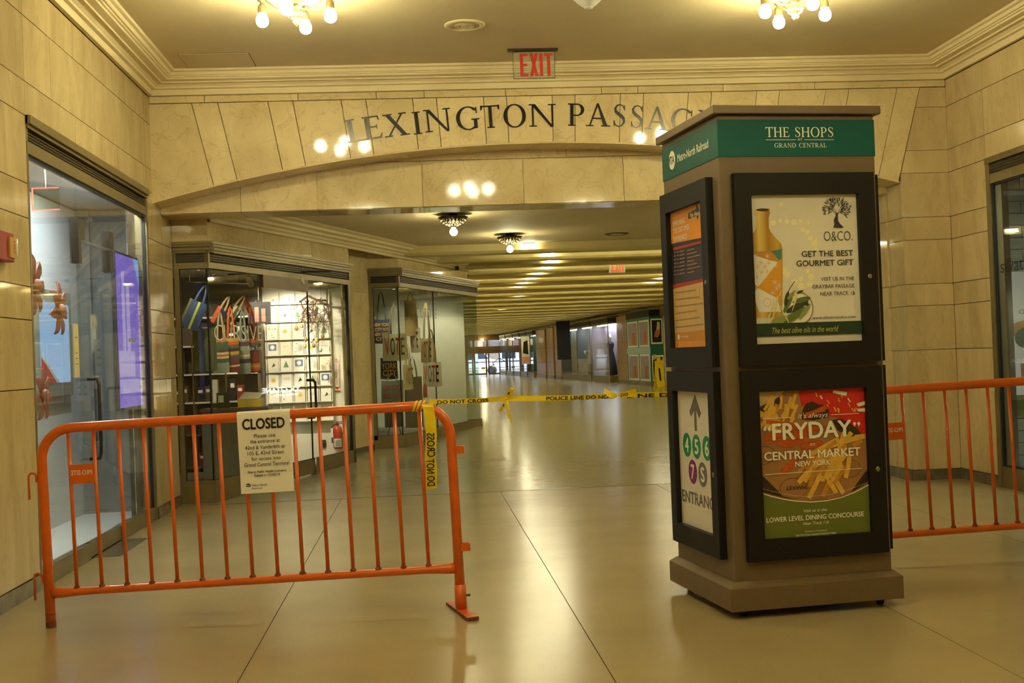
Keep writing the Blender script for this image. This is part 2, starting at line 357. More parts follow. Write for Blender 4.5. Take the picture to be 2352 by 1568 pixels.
# ---- left wall
wl = MB('joint')
wl.box(-2.60, -2.445, YB, 7.86, 0, ZC).box(-2.60, -2.445, 7.86, 11.25, 2.985, ZC).box(-2.60, -2.445, 11.25, 12.38, 0, ZC)
wall_left = struct(wl.build('wall_left'))
def slab(parent, ax, at, th, u0, u1, z0, z1, mat='marble_bed', g=0.0028):
    b = MB(mat); a0, a1 = (at, at + th) if th > 0 else (at + th, at)
    if ax == 'x': b.box(a0, a1, u0 + g, u1 - g, z0 + g, z1 - g)
    else: b.box(u0 + g, u1 - g, a0, a1, z0 + g, z1 - g)
    return b.build('marble_panel', parent)
def courses(parent, ax, at, th, u0, u1, zlo, zhi, wd, mat='marble_bed'):
    zs = [z for z in COURSES if zlo - 1e-3 <= z <= zhi + 1e-3]
    if zs[0] > zlo + 0.02: zs = [zlo] + zs
    if zs[-1] < zhi - 0.02: zs.append(zhi)
    for k in range(len(zs) - 1):
        n = max(1, round((u1 - u0) / wd)); us = [u0 + (u1 - u0) * i / n for i in range(n + 1)]
        if k % 2 and n > 1:
            h = (u1 - u0) / n / 2; us = [u0] + [u0 + h + 2 * h * i for i in range(n)] + [u1]
        for i in range(len(us) - 1): slab(parent, ax, at, th, us[i], us[i + 1], zs[k], zs[k + 1], mat)
courses(wall_left, 'x', XL, -0.022, YB, 0.5, 0.10, 3.88, 2.5)
courses(wall_left, 'x', XL, -0.022, 0.5, 7.86, 0.10, 3.88, 1.45)
courses(wall_left, 'x', XL, -0.022, 7.86, 11.25, 2.98, 3.88, 1.13)
courses(wall_left, 'x', XL, -0.022, 11.27, 11.86, 0.10, 3.88, 1.0)
courses(wall_left, 'x', XL, -0.022, 11.865, 12.33, 0.10, 2.98, 1.0)
b = MB('basestone').box(XL, XL + 0.012, YB, 7.86, 0, 0.098).box(XL, XL + 0.012, 11.27, 12.33, 0, 0.098)
struct(b.build('baseboard_left'))

# ---- right wall
wr = MB('joint'); wr.box(5.225, 5.4, YB, 5.4, 0, ZC).box(5.225, 5.4, 5.4, 10.73, 2.985, ZC).box(5.225, 5.4, 10.73, 12.3, 0, ZC)
wall_right = struct(wr.build('wall_right'))
courses(wall_right, 'x', XR, 0.022, YB, 5.4, 0.10, 3.88, 2.0)
courses(wall_right, 'x', XR, 0.022, 5.4, 10.73, 2.98, 3.88, 1.33)
courses(wall_right, 'x', XR, 0.022, 10.73, 11.5, 0.10, 3.88, 1.0)
struct(MB('basestone').box(XR - 0.012, XR, YB, 5.4, 0, 0.098).box(XR - 0.012, XR, 10.73, 11.5, 0, 0.098).build('baseboard_right'))

# ---- back wall, behind the photographer
wall_back = struct(MB('joint').box(-2.6, 5.4, YB - 0.2, YB - 0.02, 0, ZC).build('wall_back'))
courses(wall_back, 'y', YB, -0.02, XL, XR, 0.10, 3.88, 1.9)

# ---- front wall with the segmental arch
AX, AR = 1.14, 13.7; AZ = 3.36 - AR
def arcz(x): return AZ + math.sqrt(AR * AR - (x - AX) ** 2)
wf = MB('marble'); wf.box(XL, XR, 11.872, 12.3, 2.842, ZC).box(4.745, XR, 11.525, 11.872, 0.0, 2.86).box(4.72, XR, 11.872, 12.3, 0.1, 2.842)
wf.mat('joint').box(XL, XR, 11.53, 11.872, 3.815, ZC)
wall_front = struct(wf.build('wall_front'))
J = [-2.032, -1.792, -1.33, -1.10, -0.651, -0.42, 0.018, 0.243, 0.688, 0.908, 1.344, 1.561, 2.001, 2.225, 2.66, 2.885, 3.33, 3.555, 4.01, 4.24, 4.718, 4.944]
ZT = 3.813
def radial(xt, z):     # x on the radial joint that passes (xt, ZT)
    return AX + (xt - AX) * (z - AZ) / (ZT - AZ)
def rad_arc(xt):       # where that joint meets the arch
    a = math.atan2(xt - AX, ZT - AZ); return (AX + AR * math.sin(a), AZ + AR * math.cos(a))
rim = 0.017
edges = [None] + J
for i in range(len(edges)):
    g = 0.003
    if i == 0: xl = XL; pl = (XL, arcz(XL) + rim); tl = (XL, ZT)
    else:
        q = rad_arc(edges[i]); pl = (q[0] + g, q[1] + rim); tl = (edges[i] + g, ZT)
    if i == len(edges) - 1: break
    q = rad_arc(edges[i + 1]); pr = (q[0] - g, q[1] + rim); tr = (edges[i + 1] - g, ZT)
    mid = [(pl[0] + (pr[0] - pl[0]) * t, arcz(pl[0] + (pr[0] - pl[0]) * t) + rim) for t in (0.25, 0.5, 0.75)]
    MB('marble').prism([tl, pl] + mid + [pr, tr], 11.5, 11.86).build('voussoir', wall_front)
# thin moulded rim along the lower edge of the arch
N = 48; xa, xb = XL, 4.70
for part in range(6):
    p0 = []; 
    for i in range(N // 6 + 1):
        x = xa + (xb - xa) * (part * (N // 6) + i) / N; p0.append((x, arcz(x)))
    poly = p0 + [(x, z + rim - 0.003) for x, z in reversed(p0)]
    MB('marble').prism(poly, 11.488, 11.86).build('arch_rim', wall_front)
# top course under the cornice
tj = [XL, -1.91, -1.05, -0.32, 0.13, 0.90, 1.82, 2.17, 3.0, 3.9, XR]
for i in range(len(tj) - 1): slab(wall_front, 'y', 11.5, 0.03, tj[i], tj[i + 1], 3.817, 3.885, 'marble')
# pier right of the arch, courses cut along the last voussoir
zz = [2.55, 2.98, 3.20, 3.62, ZT]
for k in range(4):
    z0, z1 = zz[k] + 0.002, zz[k + 1] - 0.002
    def lx(z): return radial(4.944, z) + 0.003 if z > 2.92 else 4.715
    if k == 0: poly = [(4.72, z0), (XR, z0), (XR, z1), (lx(z1), z1), (4.72, 2.90)]
    else: poly = [(lx(z0), z0), (XR, z0), (XR, z1), (lx(z1), z1)]
    MB('marble_bed').prism(poly, 11.5, 11.53).build('marble_panel', wall_front)
courses(wall_front, 'y', 11.5, 0.024, 4.72, XR, 0.10, 2.55, 1.0)
courses(wall_front, 'x', 4.715, 0.022, 11.5, 11.86, 0.10, 2.90, 1.0)
courses(wall_front, 'x', 4.70, 0.018, 11.865, 12.3, 0.10, 2.84, 1.0)
struct(MB('basestone').box(4.71, XR - 0.012, 11.488, 11.5, 0, 0.098).box(4.69, 4.715, 11.5, 12.3, 0, 0.098).build('baseboard_front'))
# flat lintel behind the arch
lj = [XL, -1.66, -0.93, 0.085, 1.07, 2.06, 3.03, 3.95, 4.72]
for i in range(len(lj) - 1): slab(wall_front, 'y', 11.85, 0.021, lj[i], lj[i + 1], 2.832, 3.275, 'marble')
lj = [XL, -1.3, -0.4, 0.62, 1.50, 2.6, 3.7, 4.72]
for i in range(len(lj) - 1): slab(wall_front, 'y', 11.85, 0.021, lj[i], lj[i + 1], 3.279, 3.60, 'marble')
lj = [XL, -1.66, -0.93, 0.085, 1.07, 2.06, 3.03, 3.95, 4.72]
for i in range(len(lj) - 1): MB('marble').box(lj[i] + 0.002, lj[i + 1] - 0.002, 11.874, 12.3, 2.828, 2.841).build('soffit_slab', wall_front)

# ---- ceiling and cornice of the hall
ceiling = struct(MB('plaster').box(-2.6, 5.4, YB - 0.2, 12.3, ZC, ZC + 0.1).build('ceiling'))
prof = [(0.0, 3.885), (0.035, 3.885), (0.04, 3.905), (0.045, 3.935), (0.075, 3.94), (0.08, 3.955), (0.105, 3.972), (0.135, 3.978), (0.14, 3.972), (0.15, 3.972), (0.155, 3.985), (0.215, 3.99), (0.22, 4.005), (0.235, 4.008), (0.24, 4.018), (0.255, 4.02), (0.265, 4.045), (0.29, 4.052), (0.30, ZC)]
cb = MB('cornice'); rows = []
for o, z in prof: rows.append([(XL + o, YB, z), (XL + o, YF - o, z), (XR - o, YF - o, z), (XR - o, YB, z)])
vs = [p for r in rows for p in r]
fs = []
for i in range(len(rows) - 1):
    for k in range(3): fs.append((i * 4 + k, i * 4 + k + 1, (i + 1) * 4 + k + 1, (i + 1) * 4 + k))
cb.add(vs, fs); struct(cb.build('trim_1'), 'moulded cream cornice running round the hall ceiling')

# ================================================================== PASSAGE BEYOND THE ARCH
ZF, ZP, YE = 0.20, 2.98, 81.2            # far floor level, ceiling, far end
DA = math.atan(0.354)                    # the shop fronts on the left stand at an angle
P0 = Vector((-2.07, 12.36)); DV = Vector((0.354, 1)).normalized(); NV = Vector((-DV.y, DV.x))   # along the front, into the shop
def zf(y): return 0.0 if y < 12.25 else min(ZF, ZF * (y - 12.25) / 9.75)
def B(s, d=0.0): q = P0 + DV * s + NV * d; return (q.x, q.y)
pf = MB('terrazzo_passage')
Yl = [12.25, 15, 18, 22, 40, 60, YE + 0.3]
vs = []; fs = []
for y in Yl: vs += [(-3.2, y, zf(y)), (10.2, y, zf(y))]
for i in range(len(Yl) - 1): fs.append((2 * i, 2 * i + 1, 2 * i + 3, 2 * i + 2))
struct(pf.add(vs, fs).build('floor_passage'))
ceil_p = struct(MB('plaster').box(-3.2, 10.4, 12.3, YE + 0.2, ZP, ZP + 0.08).build('ceiling_passage'))
M('beam', rgb(208, 190, 132), 0.5, var=0.05, vscale=4)
k = 0; y = 17.5
bm_mesh = None
while y < YE - 0.5:
    x0 = max(-0.6 + (y - 17.5) * 0.354, -0.9) if y < 21.0 else 0.2
    b = MB('beam'); b.prism([(y, ZP + 0.01), (y, ZP - 0.10), (y + 0.04, ZP - 0.135), (y + 0.36, ZP - 0.135), (y + 0.40, ZP - 0.10), (y + 0.40, ZP + 0.01)], x0, 9.6 - 0.058 * (y - 14), 'x')
    b.build('ceiling_beam', ceil_p); y += 1.38
# right wall of the passage: stone with piers
RW0 = Vector((7.9, 43.0)); RE = Vector((-0.058, 1)).normalized(); RN = Vector((-RE.y, RE.x))
RA = math.atan2(RE.y, RE.x)
def RWp(s, o=0.0): q = RW0 + RE * s + RN * o; return q
wp = MB('marble')
a = RWp(-30.7); c = RWp(38.6)
wp.prism([(a.x, a.y), (c.x, c.y), (c.x + 0.3, c.y), (a.x + 0.3, a.y)], ZF - 0.3, ZP, 'z')
wp.box(5.2, a.x + 0.3, 12.3, 12.5, -0.1, ZP)
wall_pr = struct(wp.build('wall_passage_right'))
# left wall behind the shop windows and on down the passage
wq = MB('marble')
q0 = B(-0.6, 0.43); q1 = B(9.4, 0.43)
wq.prism([q0, B(3.4, 0.43), B(3.4, 0.60), (q0[0] - 0.2, q0[1])][::-1] if False else [B(3.55, 0.43), B(5.5, 0.43), B(5.5, 0.55), B(3.55, 0.55)], 0, ZP, 'z')
wq.prism([(0.25, 21.0), (0.25, YE), (0.0, YE), (0.0, 21.0)], ZF - 0.2, ZP, 'z')
wall_pl = struct(wq.build('wall_passage_left'))
# marble bulkheads over the two windows, in slabs
def bulk(s0, s1, joints):
    b = MB('joint'); b.prism([B(s0, 0.03), B(s1, 0.03), B(s1, 0.6), B(s0, 0.6)], 2.56, ZP - 0.01, 'z')
    o = b.build('bulkhead', wall_pl)
    for i in range(len(joints) - 1):
        MB('marble').prism([B(joints[i] + 0.003, 0.008), B(joints[i + 1] - 0.003, 0.008), B(joints[i + 1] - 0.003, 0.03), B(joints[i] + 0.003, 0.03)], 2.56, ZP - 0.01, 'z').build('marble_panel', o)
bulk(0.0, 3.62, [0, 1.25, 2.5, 3.62]); bulk(5.42, 8.75, [5.42, 6.6, 7.7, 8.75])
MB('marble').box(-2.44, -2.075, 12.352, 12.40, 2.56, ZP).build('marble_panel', wall_pl)
MB('marble').box(B(5.42)[0] - 0.44, B(5.42)[0] - 0.005, B(5.42)[1] + 0.005, B(5.42)[1] + 0.05, 2.56, ZP).build('marble_panel', wall_pl)
for s0, s1 in ((3.64, 4.6), (4.605, 5.45)):
    for z0, z1 in ((0.15, 0.62), (0.62, 1.26), (1.26, 1.69), (1.69, 2.33), (2.33, 2.9)):
        MB('marble').prism([B(s0 + .002, 0.41), B(s1 - .002, 0.41), B(s1 - .002, 0.43), B(s0 + .002, 0.43)], z0 + .002, z1 - .002, 'z').build('marble_panel', wall_pl)
MB('basestone').prism([B(3.6, 0.40), B(5.45, 0.40), B(5.45, 0.43), B(3.6, 0.43)], 0, 0.17, 'z').build('baseboard', wall_pl)
# cornice of the passage along the shop fronts
cb = MB('cornice'); pr2 = [(0.0, 2.81), (-0.03, 2.81), (-0.035, 2.84), (-0.06, 2.85), (-0.075, 2.875), (-0.12, 2.885), (-0.13, 2.91), (-0.19, 2.925), (-0.20, 2.95), (-0.26, 2.97), (-0.27, ZP)]
vs = []; fs = []
for o, z in pr2: vs += [(*B(0.0, o), z), (*B(8.9, o), z)]
for i in range(len(pr2) - 1): fs.append((2 * i, 2 * i + 1, 2 * i + 3, 2 * i + 2))
n = len(vs); cb.add(vs, fs)
cb.add([(*B(8.9, o), z) for o, z in pr2] + [(*B(8.9, 0.02), ZP)], [tuple(range(len(pr2) + 1))])
struct(cb.build('trim_2'), 'moulded cornice above the angled shop windows of the passage')
# far end wall with doors is built with the street below

# ================================================================== BARRIERS
import numpy as np
def quadmap(TL, TR, BR, BL, w, h):
    """projective map from layout units measured on the print to metres on the sheet"""
    src = [TL, TR, BR, BL]; dst = [(0, h), (w, h), (w, 0), (0, 0)]
    A = []; bb = []
    for (x, y), (u, v) in zip(src, dst):
        A.append([x, y, 1, 0, 0, 0, -u * x, -u * y]); bb.append(u); A.append([0, 0, 0, x, y, 1, -v * x, -v * y]); bb.append(v)
    s = np.linalg.solve(np.array(A, float), np.array(bb, float))
    def f(x, y):
        d = s[6] * x + s[7] * y + 1
        return (float((s[0] * x + s[1] * y + s[2]) / d), float((s[3] * x + s[4] * y + s[5]) / d))
    return f
def qtext(pr, f, body, x0, x1, ytop, ybase, mat, k=2, **kw):
    """ytop/ybase at the left end; y is measured down the layout"""
    a = f(x0, ybase); b = f(x1, ybase); t = f(x0, ytop)
    pr.text(body, a[0], a[1], b[0] - a[0], t[1] - a[1], mat, k, **kw)

BL = 2.19
def barrier(loc, rz, tilt, label, feet=True):
    root = thing('crowd_barrier', label, 'barrier', loc, rz); root.rotation_euler = (0, -tilt, rz)
    root['group'] = 'orange steel barriers closing the passage'
    r = 0.0265; zt = 1.055; rc = 0.17
    path = [(0, 0, 0.0), (0, 0, 0.5), (0, 0, zt - rc)] + [(rc - rc * math.cos(a), 0, zt - rc + rc * math.sin(a)) for a in [PI / 2 * i / 8 for i in range(1, 9)]]
    path += [(BL * 0.5, 0, zt)] + [(BL - rc + rc * math.sin(a), 0, zt - rc + rc * math.cos(a)) for a in [PI / 2 * i / 8 for i in range(0, 9)]] + [(BL, 0, 0.5), (BL, 0, 0.03)]
    MB('orange').tube(path, r, 14).build('frame', root, True)
    b = MB('orange'); zb = 0.182
    b.tube([(0.02, 0, zb), (0.06, 0, zb), (0.14, 0, zb), (0.2, 0, zb), (BL - 0.2, 0, zb), (BL - 0.14, 0, zb), (BL - 0.06, 0, zb), (BL - 0.02, 0, zb)], [0.03, 0.029, 0.024, 0.0215, 0.0215, 0.024, 0.029, 0.03], 12)
    b.build('bottom_rail', root, True)
    for i in range(15):
        x = 0.15 + i * 0.1343
        bo = MB('orange').tube([(x, 0, zb + 0.015), (x, 0, zt - 0.02)], 0.0105, 8).build('bar', root, True)
        MB('rust').lathe([(0.018, 0.0), (0.0175, 0.006), (0.0115, 0.014)], 8, (x, 0, zb + 0.0185)).build('weld', bo)
    p = MB('orange').box(0.15, 0.15 + 0.1343, -0.0165, -0.0105, 0.755, 0.858)
    p.mat('white'); flat_text(p, 'PRO-SITE', 0.112, 0.024, (0.271, -0.0165, 0.802), (-1, 0, 0), (0, 0, 1), (0, -1, 0), 0.0004, bold=0.01)
    p.build('maker_plate', root, label='orange plate with lettering seen mirrored')
    for z in (0.825, 0.29):
        MB('orange').tube([(-0.02, 0, z - 0.05), (-0.034, 0, z - 0.045), (-0.034, 0, z - 0.02), (-0.042, 0, z - 0.004), (-0.056, 0, z), (-0.07, 0, z - 0.006), (-0.076, 0, z - 0.02), (-0.077, 0, z - 0.14)], 0.0065, 8).build('hook', root, True)
    for z in (0.79, 0.272):
        e = MB('orange'); e.box(BL + 0.018, BL + 0.068, -0.022, -0.016, z, z + 0.04).box(BL + 0.018, BL + 0.068, 0.016, 0.022, z, z + 0.04).box(BL + 0.062, BL + 0.068, -0.016, 0.016, z, z + 0.04)
        e.build('socket_loop', root)
    MB('rust').lathe([(0.0272, 0), (0.0272, 0.03)], 12, (0, 0, 0.0)).build('worn_band', root); MB('rust').lathe([(0.0269, 0.07), (0.0269, 0.074)], 12).build('worn_band', root)
    f = MB('orange'); f.lathe([(0.0315, 0.0), (0.0315, 0.13)], 14, (BL, 0, -0.035))
    fo = f.build('foot_sleeve', root, True)
    g = MB('rust'); g.X = Matrix.Translation((BL, 0, 0)) @ Matrix.Rotation(math.radians(17), 4, 'Z'); g.box(-0.032, 0.032, -0.24, 0.22, -0.052, -0.036); g.mat('orange').box(-0.031, 0.031, -0.238, 0.218, -0.0365, -0.0345)
    g.build('foot_plate', root)
    MB('darkmetal').tube([(BL + 0.028, 0, 0.035), (BL + 0.052, 0, 0.035)], 0.007, 6).tube([(BL + 0.048, -0.018, 0.042), (BL + 0.048, 0.018, 0.028)], 0.004, 6).build('wing_bolt', root)
    return root
bar1 = barrier((-2.013, 6.69, 0.0), math.atan2(6.511 - 6.69, 2.20), 0.0245, 'orange steel crowd barrier carrying the closed notice, left of the kiosk')
bar2 = barrier((2.63, 7.17, 0.0), 0.0, 0.0245, 'orange steel crowd barrier standing behind the kiosk on its right')
def on_bar1(x, y, z): return bar1_m @ Vector((x, y, z))
bar1_m = Matrix.Translation((-2.013, 6.69, 0)) @ Matrix.Rotation(math.atan2(6.511 - 6.69, 2.20), 4, 'Z') @ Matrix.Rotation(-0.0245, 4, 'Y')

# ---- closed notice hung on the left barrier
PW, PH = 0.283, 0.437
cx0 = 1.062
pap = MB('paper')
rowz = [(0.03, 1.075), (0.022, 1.082), (0.0, 1.0835), (-0.02, 1.079), (-0.0275, 1.07), (-0.029, 1.05), (-0.029, 0.9), (-0.0275, 0.75), (-0.033, 0.648)]
for i in range(len(rowz) - 1):
    (y0, z0), (y1, z1) = rowz[i], rowz[i + 1]
    pap.add([(cx0, y0, z0), (cx0 + PW, y0, z0), (cx0 + PW, y1, z1), (cx0, y1, z1)], [(0, 1, 2, 3)])
pap.X = None
pr = Print(pap, (cx0, -0.0305, 0.648), (1, 0, 0), (0, 0, 1))
f = quadmap((752, 432), (1337, 405), (1372, 1303), (803, 1330), PW, PH - 0.0)
T = lambda b, x0, x1, yt, yb, **k: qtext(pr, f, b, x0, x1, yt, yb, 'ink', 2, **k)
T('CLOSED', 822, 1282, 520, 632, bold=0.035)
T('Please use', 946, 1178, 684, 724); T('the entrance at', 903, 1228, 747, 786); T('42nd & Vanderbilt or', 849, 1287, 815, 854)
T('105 E. 42nd Street', 876, 1272, 876, 916); T('for access into', 917, 1235, 936, 975); T('Grand Central Terminal', 839, 1322, 1002, 1042)
T('Due to Public Health Concerns', 878, 1290, 1086, 1110, bold=0.02); T('Related to COVID-19', 947, 1223, 1122, 1147, bold=0.02)
c = f(880, 1243); pr.disc(c[0], c[1], 0.0125, 'ink', 1, 20)
a = f(853, 1258); pr.text('MTA', a[0] + 0.001, a[1] + 0.003, 0.021, 0.009, 'paper', 2, bold=0.03)
T('Metro-North', 920, 1080, 1228, 1250, bold=0.01); T('Railroad', 920, 1030, 1262, 1282, bold=0.01)
po = pap.build('closed_notice'); po.matrix_world = bar1_m
tag(po, 'white paper notice reading CLOSED hung over the top rail of the left barrier', 'notice')

# ---- barricade tape
def ribbon(mb, pts, wd, dirs):
    V = [Vector(p) for p in pts]
    for i in range(len(V) - 1):
        a, b = Vector(dirs[i]).normalized() * wd / 2, Vector(dirs[i + 1]).normalized() * wd / 2
        mb.add([V[i] - a, V[i + 1] - b, V[i + 1] + b, V[i] + a], [(0, 1, 2, 3)])
tp = thing('barricade_tape', 'yellow police line tape stretched from the left barrier to behind the kiosk', 'tape', (0.05, 6.50, 1.12))
off = Vector(tp.location)
def rel(l): return [Vector(p) - off for p in l]
Z = (0, 0, 1)
def seg(a, b, w0, txt, u0, u1, twist=0.0, bh=0.7):
    mb = MB('yellow'); a = Vector(a) - off; b = Vector(b) - off; d = (b - a)
    pts = [a + d * t / 6 + Vector((0, 0, -0.006 * math.sin(PI * t / 6))) for t in range(7)]
    ribbon(mb, pts, w0, [(0, 0.15 * math.sin(t), 1) for t in range(7)])
    if txt:
        U = d.normalized(); V = Vector((0, 0, 1)); V = (V - U * V.dot(U)).normalized(); N = U.cross(V)
        mb.mat('ink'); flat_text(mb, txt, d.length * (u1 - u0), w0 * bh, a + d * u0 - V * w0 * bh * 0.55 + Vector((0, 0, -0.005)), U, V, N, 0.003, bold=0.03)
    mb.build('strand', tp)
seg((0.04, 6.485, 1.127), (0.458, 6.62, 1.122), 0.026, 'DO NOT CROSS', 0.1, 0.76)
seg((0.458, 6.62, 1.122), (1.085, 6.785, 1.108), 0.028, 'POLICE LINE DO NOT', 0.36, 0.97)
seg((1.11, 6.79, 1.108), (2.62, 7.14, 1.085), 0.030, 'LINE DO NOT CROSS  POLICE LINE', 0.03, 0.9)
kn = MB('yellow')
K1 = Vector((0.458, 6.612, 1.122)) - off; K2 = Vector((1.092, 6.78, 1.108)) - off
def strip(mb, k, pts, wd, ax=(1, 0, 0.2)):
    ribbon(mb, [k + Vector(p) for p in pts], wd, [ax] * len(pts))
strip(kn, K1, [(0, 0, 0), (0.012, -0.006, 0.025), (0.028, -0.01, 0.05), (0.04, 0.004, 0.058), (0.03, 0.01, 0.03), (0, 0.004, 0)], 0.018, (0.8, 0.3, -0.5))
strip(kn, K1, [(0, 0, 0), (-0.012, -0.008, -0.025), (-0.022, -0.01, -0.05), (-0.04, -0.004, -0.068)], 0.017, (0.8, 0.4, -0.4))
strip(kn, K1, [(0.002, 0, 0), (0.006, -0.008, -0.03), (0.005, -0.01, -0.07), (0.012, -0.006, -0.10), (0.028, 0.0, -0.122)], 0.014, (1, 0.3, 0.2))
kn.sphere(K1, 0.008, 8, 6)
kn.mat('ink'); strip(kn, K1, [(0.01, -0.012, 0.02), (0.018, -0.013, 0.035)], 0.008, (0.8, 0.3, -0.5)); strip(kn, K1, [(-0.014, -0.012, -0.03), (-0.018, -0.013, -0.04)], 0.008, (0.8, 0.4, -0.4))
kn.build('knot', tp)
kn = MB('yellow')
strip(kn, K2, [(0, 0, 0), (-0.022, -0.012, 0.006), (-0.05, -0.014, 0.022), (-0.07, -0.006, 0.034)], 0.02, (0.25, 0.2, 1))
kn.add([K2 + Vector(p) for p in [(0.0, -0.004, 0.0), (-0.03, -0.018, -0.016), (-0.06, -0.016, 0.0), (-0.072, -0.008, 0.036), (-0.04, -0.014, 0.022)]], [(0, 1, 2, 3, 4)])
kn.add([K2 + Vector(p) for p in [(0.0, -0.004, 0.0), (0.03, -0.016, 0.016), (0.106, -0.02, 0.034), (0.112, -0.016, 0.012), (0.106, -0.014, -0.016), (0.03, -0.01, -0.008)]], [(0, 1, 2, 3, 4, 5)])
kn.sphere(K2, 0.007, 8, 6)
kn.mat('ink'); flat_text(kn, 'DO', 0.04, 0.016, K2 + Vector((0.02, -0.021, -0.006)), (1, 0, 0.1), (0, 0, 1), (0, -1, 0), 0.001, bold=0.03)
kn.build('knot', tp)
# turns round the barrier rail and the hanging end
hg = thing('hanging_tape_end', 'loose yellow tape end hanging from the right end of the left barrier', 'tape', (0.05, 6.48, 1.10))
ho = Vector(hg.location)
mb = MB('yellow')
hp = [(0.03, 6.485, 1.115), (0.034, 6.478, 1.10), (0.04, 6.48, 1.05), (0.045, 6.485, 0.95), (0.036, 6.487, 0.85), (0.038, 6.487, 0.75), (0.035, 6.49, 0.665)]
ribbon(mb, [Vector(p) - ho for p in hp], 0.058, [(1, 0, 0.05), (1, 0.1, 0), (1, 0.25, 0), (1, 0.12, 0), (1, -0.05, 0), (1, 0.05, 0), (1, 0.1, 0.1)])
mb.mat('ink')
flat_text(mb, 'CROSS', 0.125, 0.040, Vector((0.020, 6.472, 0.835)) - ho, (0, 0, 1), (1, 0, 0), (0, -1, 0), 0.0015, bold=0.03)
flat_text(mb, 'DO NOT', 0.14, 0.040, Vector((0.014, 6.474, 0.682)) - ho, (0, 0, 1), (1, 0, 0), (0, -1, 0), 0.0015, bold=0.03)
mb.build('strip', hg)
for s_, z_ in ((0.0, 0), (0.022, 0.002), (-0.02, 0.001)):
    mb = MB('yellow'); pts = []; dirs = []
    for i in range(13):
        a = 2 * PI * i / 12; pts.append(on_bar1(2.03 + s_ + 0.012 * math.sin(a), 0.029 * math.cos(a), 1.055 + 0.029 * math.sin(a)) - ho); dirs.append((1, -0.08, 0.3 + z_))
    ribbon(mb, pts, 0.014, dirs)
    mb.build('wrap', hg)

# ================================================================== KIOSK
KA = math.radians(7.3)
kiosk = thing('advertising_kiosk', 'tall brown advertising kiosk with teal header bands and framed posters on the floor', 'kiosk', (1.492, 5.956, 0), KA)
PW_ = 0.935; B0, B1 = 0.042, 0.893
k = MB('kiosk'); k.box(0, PW_, 0, PW_, 0.04, 0.155)
k.add([(0, 0, 0.155), (PW_, 0, 0.155), (PW_, PW_, 0.155), (0, PW_, 0.155), (B0 - .006, B0 - .006, 0.182), (B1 + .006, B0 - .006, 0.182), (B1 + .006, B1 + .006, 0.182), (B0 - .006, B1 + .006, 0.182)], [(0, 1, 5, 4), (1, 2, 6, 5), (2, 3, 7, 6), (3, 0, 4, 7), (4, 5, 6, 7)])
k.build('plinth', kiosk, bevel=0.004)
MB('kiosk').box(B0, B1, B0, B1, 0.18, 2.52).build('body', kiosk, bevel=0.003)
MB('kiosk').box(0.012, 0.923, 0.012, 0.923, 2.522, 2.565).build('cap', kiosk, bevel=0.004)
for cx, cy in ((0.09, 0.09), (0.845, 0.09), (0.09, 0.845), (0.845, 0.845)):
    c = MB('rubber'); c.X = Matrix.Translation((cx, cy, 0.024)) @ Matrix.Rotation(PI / 2, 4, 'Y'); c.lathe([(0.012, -0.014), (0.024, -0.012), (0.024, 0.012), (0.012, 0.014)], 14)
    c.X = None; c.mat('darkmetal').box(cx - 0.018, cx + 0.018, cy - 0.008, cy + 0.008, 0.03, 0.045); c.build('caster', kiosk)
# four sides: n = outward, t = left-to-right seen from outside
SIDES = {'front': ((0, -1, 0), (1, 0, 0), (B0, B0, 0)), 'left': ((-1, 0, 0), (0, -1, 0), (B0, B1, 0)), 'right': ((1, 0, 0), (0, 1, 0), (B1, B0, 0)), 'back': ((0, 1, 0), (-1, 0, 0), (B1, B1, 0))}
Wd = B1 - B0
M('p_cream', rgb(230, 222, 204), 0.35, var=0.03, vscale=8); M('p_dkgreen', rgb(34, 58, 40), 0.35); M('p_olive', rgb(190, 190, 96), 0.4)
M('p_gold2', rgb(214, 176, 74), 0.35); M('p_teal', rgb(72, 128, 114), 0.4); M('p_amber', rgb(222, 158, 48), 0.4); M('p_amber2', rgb(196, 138, 52), 0.4); M('p_pale', rgb(238, 234, 222), 0.4)
M('p_leaf', rgb(96, 112, 60), 0.4); M('p_leaf2', rgb(140, 150, 84), 0.4); M('p_leafd', rgb(56, 68, 38), 0.4); M('p_straw', rgb(228, 214, 150), 0.4); M('p_grey', rgb(60, 58, 56), 0.4); M('p_glow', rgb(244, 236, 184), 0.4)
M('p_tan', rgb(164, 116, 68), 0.4, var=0.12, vscale=12); M('p_green', rgb(104, 112, 44), 0.4); M('p_fry', rgb(222, 174, 70), 0.4, var=0.12, vscale=40); M('p_fry2', rgb(196, 138, 44), 0.4, var=0.1, vscale=40); M('p_sweet', rgb(186, 82, 28), 0.4, var=0.15, vscale=40)
M('p_red', rgb(206, 38, 28), 0.4, var=0.06, vscale=20); M('p_dark', rgb(58, 40, 26), 0.4, var=0.2, vscale=20); M('p_white', rgb(244, 238, 218), 0.4); M('p_board', rgb(206, 172, 112), 0.4, var=0.06, vscale=20)
M('p_orange', rgb(230, 150, 40), 0.4, var=0.05, vscale=8); M('p_navy', rgb(50, 46, 56), 0.4); M('p_text', rgb(150, 120, 80), 0.4); M('p_sign', rgb(226, 222, 216), 0.35)
M('l_green', rgb(10, 140, 92), 0.4); M('l_purple', rgb(128, 30, 122), 0.4); M('l_grey', rgb(112, 112, 116), 0.4); M('l_arrow', rgb(104, 100, 98), 0.4); M('p_band', rgb(168, 60, 30), 0.4)
